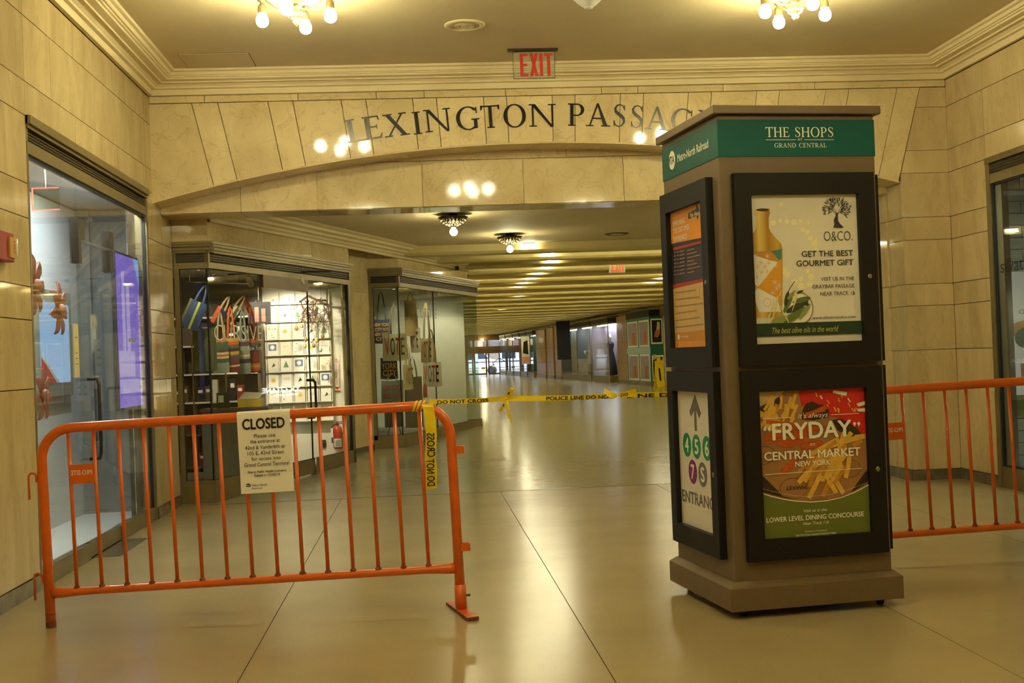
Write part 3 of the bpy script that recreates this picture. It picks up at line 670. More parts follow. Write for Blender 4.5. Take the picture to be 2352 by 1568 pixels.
def goldmat():
    m = bpy.data.materials.new('p_gold'); m.use_nodes = True; n = m.node_tree.nodes; l = m.node_tree.links; b = n['Principled BSDF']; b.inputs['Roughness'].default_value = 0.35
    tc = n.new('ShaderNodeTexCoord'); s = n.new('ShaderNodeSeparateXYZ'); l.new(tc.outputs['Object'], s.inputs[0])
    mr = n.new('ShaderNodeMapRange'); mr.inputs[1].default_value = 0.195; mr.inputs[2].default_value = 0.372; l.new(s.outputs[0], mr.inputs[0])
    r = n.new('ShaderNodeValToRGB'); e = r.color_ramp.elements; e[0].position = 0.0; e[0].color = (*rgb(176, 130, 40), 1); e[1].position = 1.0; e[1].color = (*rgb(150, 104, 30), 1)
    for p, c in ((0.25, rgb(232, 200, 110)), (0.5, rgb(170, 124, 40)), (0.78, rgb(206, 164, 70))): q = e.new(p); q.color = (*c, 1)
    l.new(mr.outputs[0], r.inputs[0]); l.new(r.outputs[0], b.inputs['Base Color']); MATS['p_gold'] = m
goldmat()

def art_olive(pr, w, h):
    f = quadmap((60, 68), (1095, 62), (1145, 1463), (112, 1495), w, h); L = lambda pts, m, k=1: pr.poly([f(*p) for p in pts], m, k)
    def wpt(x, y, r, m, k=1, e=1.0, rot=0.0): c = f(x, y); pr.disc(c[0], c[1], r / 1034 * w, m, k, 18, e, rot)
    for x, y, r in ((375, 165, 20), (300, 340, 26), (365, 322, 20), (430, 325, 24), (495, 335, 28), (560, 325, 20), (632, 338, 18), (580, 405, 22), (620, 430, 24), (655, 490, 28), (690, 540, 30), (705, 500, 16), (695, 590, 26), (400, 790, 30), (430, 830, 28), (620, 800, 22), (655, 850, 30), (560, 870, 22), (640, 920, 30), (500, 900, 30), (560, 940, 34)): wpt(x, y, r, 'p_glow')
    cx = 218
    right = [(262, 205), (268, 250), (256, 290), (256, 385), (275, 430), (330, 490), (372, 540), (384, 590), (384, 900), (380, 1190), (370, 1235)]
    left = [(112, 1235), (80 + 18, 900), (88, 560), (78, 452), (110, 430), (140, 392), (145, 290), (124, 250), (130, 210)]
    L(right + left, 'p_gold', 2)
    wpt(196, 217, 58, 'p_dark', 3, 0.22)
    L([(82, 640), (130, 620), (280, 690), (355, 706), (330, 740), (148, 945), (97, 890)], 'p_pale', 3)
    L([(276, 606), (376, 590), (372, 690), (352, 694)], 'p_teal', 3)
    L([(352, 694), (378, 680), (380, 1060), (330, 1048), (150, 952)], 'p_amber', 3)
    L([(84, 630), (130, 610), (276, 606), (352, 694), (350, 712), (270, 696), (130, 650)], 'p_amber2', 3)
    L([(100, 1010), (148, 955), (330, 1050), (370, 1180), (160, 1180)], 'p_pale', 3)
    c = f(236, 1090); pr.arc(c[0], c[1], 0.02, 0.0022, 'p_gold2', 4)
    for sx, sy in ((130, 650), (240, 655), (180, 715), (150, 755), (215, 755), (250, 715), (185, 805), (240, 800), (140, 850), (310, 900), (350, 930), (330, 960), (290, 1000), (320, 745)):
        c = f(sx, sy)
        for a in range(3):
            g = PI / 6 + a * PI / 3; d = 0.0155; pr.line([(c[0] - d * math.cos(g), c[1] - d * math.sin(g)), (c[0] + d * math.cos(g), c[1] + d * math.sin(g))], 0.0018, 'p_gold2' if sy > 700 and sx < 260 else 'p_pale', 4)
    wpt(520, 1150, 150, 'p_straw', 5, 0.95); wpt(520, 1150, 140, 'p_pale', 6, 0.95)
    c = f(520, 1150); pr.arc(c[0], c[1], 148 / 1034 * w, 0.003, 'p_dark', 7, -PI / 2, PI / 2.2)
    def leaf(x, y, ln, wd, ang, m, k): c = f(x, y); pr.disc(c[0], c[1], ln / 1034 * w, m, k, 16, wd / ln, math.radians(ang))
    for x, y, ln, wd, a, m in ((440, 1250, 110, 38, 20, 'p_leaf2'), (500, 1210, 130, 34, 30, 'p_leaf'), (520, 1130, 120, 30, 25, 'p_leafd'), (560, 1070, 90, 24, 12, 'p_leaf'), (430, 1110, 90, 22, 60, 'p_leaf'), (420, 1060, 70, 20, 75, 'p_leafd'), (590, 1180, 90, 24, 50, 'p_leaf2'), (470, 1020, 60, 18, 40, 'p_leaf2'), (545, 995, 34, 12, 20, 'p_leafd'), (350, 1255, 90, 30, 15, 'p_leaf2'), (500, 1040, 60, 14, 80, 'p_straw'), (610, 1110, 20, 14, 0, 'p_dark')): leaf(x, y, ln, wd, a, m, 8)
    c0 = f(420, 1020); c1 = f(497, 893); pr.line([c0, ((c0[0] + c1[0]) / 2 - 0.004, (c0[1] + c1[1]) / 2), c1], 0.004, 'p_leafd', 8)
    for x0, y0, x1, y1 in ((215, 1285, 370, 980), (240, 1285, 300, 1060), (290, 1240, 340, 1050), (270, 1285, 330, 1030), (440, 1285, 350, 1120), (470, 1170, 520, 1040)): pr.line([f(x0, y0), f(x1, y1)], 0.004, 'p_straw', 9)
    wpt(112, 1238, 24, 'p_amber', 9)
    # tree mark
    random.seed(3)
    for i in range(150):
        a = random.uniform(-0.75, PI + 0.55); r = random.uniform(0.22, 1.0) ** 0.8
        x = 905 + 133 * r * math.cos(a); y = 222 - 122 * r * math.sin(a) - 4
        if y > 300: continue
        ang = math.degrees(math.atan2(222 - y, x - 905)); leaf(x, y, 14, 3.0, ang + random.uniform(-25, 25), 'p_grey', 2)
    L([(890, 250), (920, 250), (912, 275), (914, 320), (930, 350), (968, 385), (945, 395), (920, 388), (905, 395), (890, 386), (868, 395), (880, 355), (874, 310), (892, 280)], 'p_grey', 2)
    for x in (850, 880, 930, 960): pr.line([f(905, 262), f(x, 215)], 0.002, 'p_grey', 2)
    T = lambda b, x0, x1, yt, yb, m='p_grey', **k: qtext(pr, f, b, x0, x1, yt, yb, m, 3, **k)
    T('O&CO.', 778, 1052, 424, 514, bold=-0.012); T('GET THE BEST', 567, 1055, 610, 662, bold=0.018); T('GOURMET GIFT', 517, 1058, 699, 751, bold=0.018)
    T('VISIT US IN THE', 748, 1063, 857, 891); T('GRAYBAR PASSAGE', 668, 1066, 928, 963); T('NEAR TRACK 18', 742, 1069, 995, 1030); T('www.oliviersandco.com', 664, 1077, 1224, 1252)
    L([(105, 1292), (1138, 1268), (1142, 1388), (110, 1414)], 'p_dkgreen', 10)
    qtext(pr, f, 'The best olive oils in the world', 280, 910, 1330, 1384, 'p_olive', 11, shear=0.35)

def art_fries(pr, w, h):
    f = quadmap((50, 72), (1083, 38), (1127, 1445), (95, 1505), w, h); L = lambda pts, m, k=1: pr.poly([f(*p) for p in pts], m, k)
    arc = [(80, 1050), (180, 1085), (300, 1115), (420, 1135), (560, 1145), (700, 1136), (840, 1108), (980, 1055), (1112, 985)]
    L([(50, 72), (1083, 38), (1112, 985)] + arc[::-1][1:], 'p_tan', 1)
    L([(50, 72), (330, 62), (250, 140), (55, 235)], 'p_board', 2)
    L([(55, 245), (270, 130), (290, 190), (60, 310)], 'p_dark', 2)
    L([(76, 940), (130, 1000), (300, 1090), (420, 1125), (300, 1100), (80, 1040)], 'p_dark', 2); L([(76, 860), (180, 960), (290, 1080), (180, 1070), (80, 1020)], 'p_dark', 2)
    L([(1105, 830), (1030, 930), (940, 1060), (1000, 1030), (1110, 960)], 'p_dark', 2)
    L([(450, 60), (1083, 38), (1098, 530), (1050, 520), (960, 410), (860, 350), (740, 320), (700, 230), (560, 180), (480, 230)], 'p_red', 2)
    L([(490, 260), (520, 200), (580, 178), (640, 205), (700, 215), (740, 260), (735, 330), (600, 360), (480, 350)], 'p_dark', 3)
    L([(770, 360), (850, 345), (930, 390), (1000, 440), (1060, 510), (960, 540), (820, 460)], 'p_dark', 3)
    random.seed(11)
    def fry(x0, y0, x1, y1, wd, m, k): pr.line([f(x0, y0), f((x0 + x1) / 2 + random.uniform(-6, 6), (y0 + y1) / 2), f(x1, y1)], wd / 1034 * w, m, k)
    for i in range(20):
        x = random.uniform(110, 450); y = random.uniform(90, 330); a = random.uniform(-0.5, 0.35)
        fry(x, y, x - 150 * math.sin(a) - 60, y + 150 * math.cos(a), random.uniform(20, 32), random.choice(['p_fry', 'p_fry', 'p_fry2']), 4)
    for i in range(9): fry(random.uniform(60, 160), random.uniform(260, 500), random.uniform(180, 300), random.uniform(220, 470), 30, 'p_fry', 4)
    for i in range(16): 
        x = random.uniform(110, 560); y = random.uniform(360, 640); fry(x, y, x + random.uniform(150, 300), y - random.uniform(-40, 90), random.uniform(24, 40), 'p_sweet', 5)
    fry(290, 860, 420, 740, 60, 'p_sweet', 5); fry(500, 330, 720, 230, 40, 'p_sweet', 5); fry(520, 300, 700, 260, 30, 'p_sweet', 5)
    for x0, y0, x1, y1 in ((950, 480, 720, 800), (1050, 520, 640, 640), (830, 540, 560, 690), (900, 620, 600, 800), (720, 640, 440, 960), (640, 700, 500, 950), (600, 820, 550, 1000), (660, 860, 540, 1110), (690, 700, 670, 950), (880, 480, 780, 860), (800, 820, 670, 1095), (740, 780, 740, 920), (900, 680, 700, 930), (930, 700, 890, 920), (730, 940, 800, 1060), (790, 930, 870, 1070), (1050, 560, 960, 610), (980, 530, 1080, 520), (860, 790, 760, 960), (570, 780, 530, 900)):
        fry(x0, y0, x1, y1, 44, random.choice(['p_fry', 'p_fry2', 'p_fry']), 6)
    for i in range(12):
        x = random.uniform(560, 900); y = random.uniform(560, 820); fry(x, y, x - random.uniform(60, 170), y + random.uniform(90, 180), 36, random.choice(['p_fry', 'p_fry2']), 6)
    for i in range(16):
        x = random.uniform(540, 1000); y = random.uniform(90, 260)
        if x < 620 and y > 170: continue
        fry(x, y, x + random.uniform(10, 30), y + random.uniform(20, 50), 12, random.choice(['p_fry', 'p_white', 'p_amber']), 4)
    L([(780, 75), (912, 92), (905, 130), (775, 98)], 'p_white', 4); L([(1000, 205), (1085, 180), (1087, 215), (1020, 235)], 'p_white', 4); L([(1005, 255), (1088, 248), (1090, 285), (1015, 280)], 'p_white', 4)
    def stamp(x, y, rx, ry, txt, flip):
        c = f(x, y); pr.arc(c[0], c[1], rx / 1034 * w, 0.0016, 'p_dark', 3, 0, 2 * PI, ry / rx)
        if txt:
            a = f(x + rx * 0.9, y - 25); b = f(x - rx * 0.6, y - 25); s_ = b[0] - a[0]
            pr.mb.mat('p_dark'); flat_text(pr.mb, txt, abs(s_), 0.018, pr.P(a[0], a[1]), -pr.U, -pr.V, pr.N, 0.0006 * 3, bold=0.02)
    stamp(400, 1010, 130, 90, 'MARKET', True); stamp(120, 690, 110, 78, '', False); stamp(930, 830, 105, 78, '', False)
    # dotted line, arc and lower panel
    L([(80, 1050)] + arc[1:] + [(1127, 1445), (95, 1505)], 'p_green', 8)
    pr.line([f(*p) for p in arc], 0.0045, 'p_white', 9)
    for i in range(58):
        t = i / 57; x = 90 + 1012 * t; y = 1008 + 98 * math.sin(PI * (t * 0.94 + 0.0)) - 66 * t * t * (1 if t > .5 else t * 2); c = f(x, y); pr.disc(c[0], c[1], 0.0021, 'p_white', 8, 8)
    T = lambda b, x0, x1, yt, yb, m='p_white', **k: qtext(pr, f, b, x0, x1, yt, yb, m, 10, **k)
    T("it's always", 440, 725, 292, 340, shear=0.3); T('FRYDAY', 202, 945, 392, 545, bold=0.03); 
    for x, y in ((108, 420), (148, 418), (958, 378), (998, 376)):
        c = f(x + 18, y + 20); pr.disc(c[0], c[1], 0.0085, 'p_white', 10, 12); pr.line([c, (c[0] + (0.007 if x < 500 else -0.001), c[1] + (0.016 if x < 500 else -0.014))], 0.006, 'p_white', 10)
    T('at', 548, 605, 570, 602, shear=0.3); T('CENTRAL MARKET', 120, 1030, 665, 742, bold=0.025); T('NEW YORK', 412, 745, 755, 802, bold=0.02)
    for x0, y0, x1, y1 in ((107, 340, 375, 328), (755, 310, 1018, 299), (122, 876, 1038, 828)): pr.line([f(x0, y0), f(x1, y1)], 0.0028, 'p_white', 10)
    T('Visit us in the', 490, 707, 1215, 1243, shear=0.3); T('LOWER LEVEL DINING CONCOURSE', 135, 1057, 1293, 1337, bold=0.02); T('Near Track 116', 480, 725, 1338, 1366, shear=0.3)
    T('Facebook and Instagram', 500, 706, 1420, 1434); T('@CENTRALMARKETNEWYORK', 412, 795, 1456, 1482)

def art_plan(pr, w, h):
    f = quadmap((42, 612), (262, 540), (285, 1412), (70, 1410), w, h); L = lambda pts, m, k=1: pr.poly([f(*p) for p in pts], m, k)
    L([(42, 612), (262, 540), (268, 770), (50, 805)], 'p_orange', 1)
    L([(155, 620), (205, 595), (206, 565), (230, 605), (210, 665), (208, 638), (156, 655)], 'p_navy', 2)
    T = lambda b, x0, x1, yt, yb, m='p_white', **k: qtext(pr, f, b, x0, x1, yt, yb, m, 4, **k)
    T('Way Ahead', 168, 226, 620, 648, bold=0.02, shear=0.15); T('IMPROVING', 62, 136, 668, 698, bold=0.02); T('THE CUSTOMER', 64, 164, 712, 742, bold=0.02); T('EXPERIENCE', 66, 148, 762, 792, bold=0.02)
    L([(50, 800), (268, 765), (268, 785), (51, 826)], 'p_navy', 2); L([(62, 824), (270, 780), (270, 796), (62, 840)], 'p_band', 3)
    L([(51, 826), (268, 785), (275, 1008), (58, 1040)], 'p_navy', 1)
    for i in range(7):
        y = 858 + i * 22
        for x0, x1 in ((66, 78), (86, 94), (100, 130), (146, 190 + (i % 3) * 18)): a = f(x0, y - x0 * 0.1); b = f(x1, y - x1 * 0.1); pr.rect(a[0], a[1] - 0.003, b[0], a[1] + 0.003, 'p_text', 2)
    L([(58, 1040), (276, 1008), (278, 1025), (60, 1066)], 'p_band', 1)
    L([(60, 1066), (278, 1025), (284, 1330), (66, 1320)], 'p_board', 1)
    for i in range(6):
        y = 1090 + i * 40; a = f(72, y); b = f(200 + 40 * ((i * 7) % 3) / 2, y - 12); pr.line([a, b], 0.007, 'p_text', 2)
    L([(66, 1320), (284, 1310), (285, 1375), (68, 1368)], 'p_amber2', 1); L([(68, 1368), (285, 1375), (285, 1412), (70, 1410)], 'p_orange', 1)
    c = f(92, 1345); pr.disc(c[0], c[1], 0.016, 'p_white', 2, 18); T('Metro-North Railroad', 104, 150, 1338, 1350)

def art_subway(pr, w, h):
    f = quadmap((130, 190), (340, 200), (368, 1044), (157, 965), w, h); L = lambda pts, m, k=1: pr.poly([f(*p) for p in pts], m, k)
    L([(234, 215), (270, 328), (258, 360), (242, 312), (246, 430), (232, 430), (228, 312), (212, 350), (202, 318)], 'l_arrow', 1)
    for t, x, y, m in (('4', 187, 511, 'l_green'), ('5', 242, 522, 'l_green'), ('6', 302, 532, 'l_green'), ('7', 220, 668, 'l_purple'), ('S', 277, 684, 'l_grey')):
        c = f(x, y); pr.disc(c[0], c[1], 0.066, m, 1, 28); pr.text(t, c[0] - 0.026, c[1] - 0.038, 0.052, 0.076, 'p_white', 2, bold=0.03)
    a = f(160, 838); pr.text('ENTRANCE', a[0], a[1] + 0.004, 0.545, 0.062, 'l_arrow', 1, bold=0.03)

def frame(side, z0, z1, art, sheet, label):
    nrm, tdir, org = SIDES[side]; n = Vector(nrm); t = Vector(tdir); o = Vector(org); up = Vector((0, 0, 1))
    X = Matrix((t, -n, up)).transposed().to_4x4(); X.translation = o
    m0, m1 = 0.062, Wd - 0.030
    if side == 'left': m0, m1 = 0.032, Wd - 0.095
    if side == 'right': m0, m1 = 0.05, Wd - 0.05
    b = MB('kioskframe'); b.X = X; fw, fz = 0.088, 0.108
    b.box(m0, m1, -0.04, 0, z0, z0 + fz).box(m0, m1, -0.04, 0, z1 - fz, z1).box(m0, m0 + fw, -0.04, 0, z0 + fz, z1 - fz).box(m1 - fw, m1, -0.04, 0, z0 + fz, z1 - fz)
    fo = b.build('poster_frame', kiosk)
    g = MB('steel'); g.X = X; zc = (z0 + z1) / 2 - 0.05
    g.X = X @ Matrix.Translation((m1 - 0.045, -0.04, zc)) @ Matrix.Rotation(PI / 2, 4, 'X'); g.lathe([(0.013, 0), (0.013, 0.003), (0.009, 0.006)], 14); g.build('lock', fo)
    w, h = m1 - m0 - 2 * fw + 0.01, z1 - z0 - 2 * fz + 0.01
    sh = MB(sheet); o3 = X @ Vector((m0 + fw - 0.005, -0.010, z0 + fz - 0.005)); 
    pr = Print(sh, o3, t, (0, 0, 1)); pr.rect(0, 0, w, h, sheet, 0)
    if art: art(pr, w, h)
    sh.build('poster', fo, label=label)
frame('front', 1.255, 2.222, art_olive, 'p_cream', 'cream poster with a gold bottle and a tree mark'); frame('front', 0.28, 1.232, art_fries, 'p_tan', 'poster of fries with a green lower panel')
frame('left', 1.255, 2.222, art_plan, 'p_orange', 'orange and black information poster'); frame('left', 0.28, 1.232, art_subway, 'p_sign', 'white sign with an arrow and coloured line discs')
frame('right', 1.255, 2.222, None, 'p_cream', None); frame('right', 0.28, 1.232, None, 'p_cream', None); frame('back', 1.255, 2.222, None, 'p_cream', None); frame('back', 0.28, 1.232, None, 'p_cream', None)
# teal header bands
for side in ('front', 'left', 'right', 'back'):
    nrm, tdir, org = SIDES[side]; n = Vector(nrm); t = Vector(tdir); o = Vector(org)
    b = MB('teal'); X = Matrix((t, -n, Vector((0, 0, 1)))).transposed().to_4x4(); X.translation = o; b.X = X
    b.box(0 if side in ('left', 'right') else -0.003, Wd if side in ('left', 'right') else Wd + 0.003, -0.003, 0, 2.31, 2.497); b.X = None
    pr = Print(b, X @ Vector((0, -0.003, 2.31)), t, (0, 0, 1))
    if side in ('front', 'back'):
        pr.text('THE SHOPS', 0.255, 0.098, 0.372, 0.05, 'p_white', 1, serif=True); pr.text('GRAND CENTRAL', 0.30, 0.045, 0.285, 0.022, 'p_white', 1, serif=True, space=2.0); pr.text('AT', 0.428, 0.080, 0.026, 0.011, 'p_white', 1)
        pr.rect(0.255, 0.083, 0.418, 0.0855, 'p_white'); pr.rect(0.464, 0.083, 0.627, 0.0855, 'p_white')
    else:
        pr.disc(0.165, 0.095, 0.052, 'p_white', 1, 30); pr.text('MTA', 0.098, 0.075, 0.105, 0.042, 'teal', 2, bold=0.04); pr.text('Metro-North Railroad', 0.255, 0.070, 0.47, 0.042, 'p_white', 1, bold=0.015)
    b.build('header_band', kiosk, label='teal band with white lettering')

# ================================================================== LETTERS OVER THE ARCH
sign = thing('arch_lettering', 'dark metal letters spelling LEXINGTON PASSAGE on the marble above the arch', 'lettering', (1.14, 11.498, 3.5))
LET = [('L', -0.606, -0.392, 3.408), ('E', -0.445, -0.262, 3.432), ('X', -0.258, -0.016, 3.450), ('I', 0.012, 0.112, 3.470), ('N', 0.122, 0.385, 3.487), ('G', 0.420, 0.655, 3.502), ('T', 0.656, 0.845, 3.515), ('O', 0.866, 1.095, 3.519), ('N', 1.108, 1.375, 3.521),
       ('P', 1.482, 1.650, 3.521), ('A', 1.655, 1.885, 3.515), ('S', 1.905, 2.045, 3.505), ('S', 2.072, 2.212, 3.492), ('A', 2.218, 2.450, 3.475), ('G', 2.462, 2.695, 3.456), ('E', 2.72, 2.90, 3.432)]
for ch, x0, x1, zb in LET:
    a = -((x0 + x1) / 2 - 1.14) / 12.4
    b = MB('letter'); flat_text(b, ch, x1 - x0, 0.213, (x0 - 1.14, 0, zb - 3.5), (math.cos(a), 0, math.sin(a)), (-math.sin(a), 0, math.cos(a)), (0, -1, 0), 0.0, serif=True, thick=0.004)
    b.build('letter', sign)

# ================================================================== SIGNS AND FITTINGS ON THE HALL CEILING
M('acrylic', rgb(196, 190, 160), 0.12, spec=0.5)
def acryl():
    m = MATS['acrylic']; n = m.node_tree.nodes; l = m.node_tree.links; b = n['Principled BSDF']; t = n.new('ShaderNodeBsdfTransparent'); t.inputs[0].default_value = (0.9, 0.92, 0.86, 1)
    mx = n.new('ShaderNodeMixShader'); mx.inputs[0].default_value = 0.3; l.new(t.outputs[0], mx.inputs[1]); l.new(b.outputs[0], mx.inputs[2]); l.new(mx.outputs[0], n['Material Output'].inputs[0])
acryl()
M('exitred', rgb(196, 36, 20), 0.4)
def exit_letters(mb, x, y, z, w, h):
    s = w * 0.092
    cnt = [0]
    def bx(a, b, c, d): cnt[0] += 1; e = 0.0002 * (cnt[0] % 5); mb.box(x + a, x + b, y - e, y + 0.003 - e, z + c, z + d)
    cw = w * 0.235; gp = w * 0.05
    X = 0; t = h * 0.115
    bx(X, X + s, 0, h); bx(X, X + cw, 0, t); bx(X, X + cw, h - t, h); bx(X, X + cw * 0.9, h * 0.44, h * 0.44 + t); X += cw + gp
    c2 = w * 0.255
    mb.prism([(x + X, z), (x + X + s, z), (x + X + c2, z + h), (x + X + c2 - s, z + h)], y, y + 0.003); mb.prism([(x + X, z + h), (x + X + s, z + h), (x + X + c2, z), (x + X + c2 - s, z)], y - 0.0004, y + 0.0026); X += c2 + gp
    bx(X, X + s, 0, h); X += s + gp
    c3 = w * 0.25; bx(X, X + c3, h - t, h); bx(X + c3 / 2 - s / 2, X + c3 / 2 + s / 2, 0, h)
def exit_sign(x, y, zt, w, h, label, flip=False):
    o = thing('exit_sign', label, 'sign', (x, y, zt)); o['group'] = 'hanging exit signs'
    MB('acrylic').box(-w / 2, w / 2, -0.006, 0.006, -h, -0.014).build('panel', o)
    MB('darkmetal').box(-w / 2 - 0.045, w / 2 + 0.03, -0.03, 0.03, -0.02, 0.0).box(-w / 2, w / 2, -0.012, 0.012, -0.028, -0.02).build('mounting_rail', o)
    b = MB('exitred'); exit_letters(b, -w * 0.335, -0.0095, -h + 0.018, w * 0.80, h - 0.058); b.build('lettering', o)
    MB('darkmetal').box(-w / 2 - 0.001, -w / 2 + 0.002, -0.007, 0.007, -h, -0.02).box(w / 2 - 0.002, w / 2 + 0.001, -0.007, 0.007, -h, -0.02).box(-w / 2, w / 2, -0.007, 0.007, -h - 0.001, -h + 0.002).build('edge_strip', o)
    return o
exit_sign(1.105, 10.75, ZC, 0.372, 0.262, 'clear panel exit sign with red letters hanging from the hall ceiling before the arch')
exit_sign(3.49, 21.1, 2.97, 0.29, 0.235, 'distant exit sign with red letters hanging under the passage beams')

# round loudspeaker grille, sensor dome, access panel
o = thing('ceiling_speaker', 'round white loudspeaker grille flush in the hall ceiling', 'speaker', (0.463, 9.92, ZC))
MB('cornice').lathe([(0.168, 0.0), (0.168, -0.006), (0.155, -0.014), (0.125, -0.016), (0.12, -0.008), (0.12, 0)], 36).build('rim', o, True)
g = MB('plaster'); g.lathe([(0.119, -0.001), (0.119, -0.010), (0.06, -0.014), (0.002, -0.015)], 30)
for r in (0.03, 0.055, 0.08, 0.105): g.tube([(r * math.cos(2 * PI * i / 24), r * math.sin(2 * PI * i / 24), -0.0135) for i in range(25)], 0.0025, 5)
g.build('grille', o)
o = thing('ceiling_sensor', 'white flared dome sensor on the hall ceiling at the top of the picture', 'sensor', (1.35, 9.0, ZC))
MB('white').lathe([(0.15, 0), (0.145, -0.03), (0.115, -0.07), (0.085, -0.10), (0.05, -0.128), (0.035, -0.138)], 28).build('housing', o, True)
MB('white').lathe([(0.036, -0.134), (0.034, -0.144), (0.002, -0.149)], 18).build('lens', o, True)
o = thing('ceiling_access_panel', 'square plaster access panel in the ceiling beside the left cornice', 'access panel', (-1.69, 10.93, ZC))
MB('joint').box(-0.305, 0.305, -0.255, 0.255, -0.002, 0.0).build('gap', o); MB('plaster').box(-0.30, 0.30, -0.25, 0.25, -0.005, 0.0).build('panel', o)

# ================================================================== CHANDELIERS
M('chand', rgb(176, 160, 122), 0.3, metal=0.75, bump=0.5, bscale=120)
def chandelier(x, y, rz, label):
    UP = 0.10
    o = thing('chandelier', label, 'chandelier', (x, y, ZC), rz, 'four armed ceiling chandeliers')
    MB('chand').lathe([(0.11, 0), (0.11, -0.012), (0.085, -0.03), (0.04, -0.045), (0.02, -0.05)], 20).build('canopy', o, True)
    h = MB('chand'); h.lathe([(0.014, -0.12), (0.014, -0.125), (0.03, -0.135), (0.05, -0.15), (0.062, -0.17), (0.058, -0.185), (0.035, -0.20), (0.018, -0.212), (0.018, -0.225), (0.042, -0.235), (0.046, -0.25), (0.03, -0.262), (0.05, -0.275), (0.056, -0.295), (0.04, -0.325), (0.022, -0.34), (0.028, -0.352), (0.012, -0.37), (0.003, -0.385)], 20, flute=0.06)
    h.build('stem', o, True).location = (0, 0, UP)
    bd = MB('chand'); random.seed(5)
    for rr, zz_, n_ in ((0.062, -0.172, 14), (0.05, -0.188, 12), (0.056, -0.29, 12), (0.047, -0.312, 10)):
        for i in range(n_): a = 2 * PI * i / n_; bd.sphere((rr * math.cos(a), rr * math.sin(a), zz_), 0.011, 6, 4)
    bd = bd.build('bead_rings', o, True); bd.location = (0, 0, UP); bd['kind'] = 'stuff'
    for i in range(4):
        a = i * PI / 2; ca, sa = math.cos(a), math.sin(a)
        P = lambda r, z: (r * ca, r * sa, z)
        ar = MB('chand').tube([P(0.02, -0.245), P(0.06, -0.262), P(0.11, -0.262), (P(0.16, -0.24)), P(0.20, -0.20), P(0.225, -0.178), P(0.252, -0.178)], [0.012, 0.011, 0.010, 0.010, 0.009, 0.009, 0.008], 8).build('arm', o, True); ar.location = (0, 0, UP)
        c = (0.252 * ca, 0.252 * sa, 0)
        s_ = MB('chand'); s_.lathe([(0.022, -0.165), (0.03, -0.17), (0.03, -0.182), (0.014, -0.19), (0.013, -0.2), (0.026, -0.215), (0.030, -0.23), (0.029, -0.262), (0.034, -0.272), (0.030, -0.274)], 16, c, flute=0.05); s_.build('socket', ar, True)
        bl = MB('bulb'); bl.lathe([(0.014, -0.268), (0.022, -0.277), (0.035, -0.289), (0.0435, -0.306), (0.046, -0.325), (0.043, -0.344), (0.0335, -0.360), (0.018, -0.369), (0.001, -0.372)], 16, c); bl.build('bulb', ar, True)
    return o
chandelier(-0.80, 8.86, math.radians(-10), 'bronze four bulb chandelier on the ceiling left of the exit sign')
chandelier(2.91, 8.95, math.radians(12), 'bronze four bulb chandelier on the ceiling above the kiosk')
chandelier(0.85, 5.6, math.radians(8), 'bronze four bulb chandelier on the ceiling above the barriers, out of the picture')
chandelier(-0.80, 2.9, math.radians(-6), 'bronze four bulb chandelier on the ceiling near the camera, on the left')
chandelier(2.91, 2.9, math.radians(15), 'bronze four bulb chandelier on the ceiling near the camera, on the right')
chandelier(0.85, -0.6, math.radians(-6), 'added bronze four bulb chandelier, unseen on the ceiling behind the camera')  # unseen, added for frontal light on the closed notice

# ---- crystal flush fittings and beam lights of the passage
M('crystal', rgb(200, 180, 130), 0.1, metal=0.6)
def flush(x, y, label):
    o = thing('flush_ceiling_light', label, 'ceiling light', (x, y, ZP), 0, 'crystal flush lights of the passage')
    MB('darkmetal').lathe([(0.05, 0.0), (0.05, -0.02), (0.165, -0.035), (0.17, -0.045), (0.15, -0.055), (0.13, -0.075), (0.10, -0.095), (0.06, -0.11), (0.04, -0.115)], 28, flute=0.03).build('rosette', o, True)
    c = MB('crystal')
    for r, z, n_ in ((0.145, -0.066, 22), (0.118, -0.09, 18), (0.085, -0.108, 14), (0.055, -0.12, 10)):
        for i in range(n_): a = 2 * PI * (i + 0.5 * (z > -0.08)) / n_; c.sphere((r * math.cos(a), r * math.sin(a), z), 0.013, 6, 4, 1.3)
    c.build('crystal_drops', o, True)['kind'] = 'stuff'
    MB('darkmetal').lathe([(0.035, -0.11), (0.035, -0.15), (0.025, -0.155)], 14).build('socket', o, True)
    MB('bulb').lathe([(0.015, -0.15), (0.025, -0.165), (0.04, -0.185), (0.044, -0.205), (0.036, -0.228), (0.018, -0.243), (0.002, -0.247)], 16).build('bulb', o, True)
flush(0.43, 13.75, 'nearer crystal flush ceiling light with a bare bulb just inside the passage')
flush(1.25, 16.2, 'farther crystal flush ceiling light with a bare bulb before the beams')
flush(4.2, 14.6, 'crystal flush ceiling light hidden behind the kiosk in the passage')
def beam_light(x, k, label):
    y = 17.5 + 1.38 * k
    o = thing('beam_light', label, 'ceiling light', (x, y, ZP - 0.035), 0, 'small bright lights on the passage beams')
    MB('white').box(-0.085, 0.085, -0.05, 0.0, 0.012, 0.03).build('housing', o)
    MB('panel_light').prism([(-0.085, -0.03), (0.085, -0.03), (0.07, 0.012), (-0.07, 0.012)], -0.047, -0.003).build('lens', o)
for k, x in enumerate([1.626, 2.057, 2.262, 2.303, 2.279, 2.262, 2.256, 2.247]): beam_light(x, k, 'small bright light on the %s passage beam, in the left row' % ORD[k])
for k, x in ((6, 5.23), (7, 5.255)): beam_light(x, k, 'small bright light on the %s passage beam, in the right row beside the kiosk' % ORD[k])
for i, k in enumerate((10, 16, 22, 28, 34, 40)): beam_light(2.6 + 0.1 * i, k, 'tiny %s far light on the dim passage beams' % ORD[i])
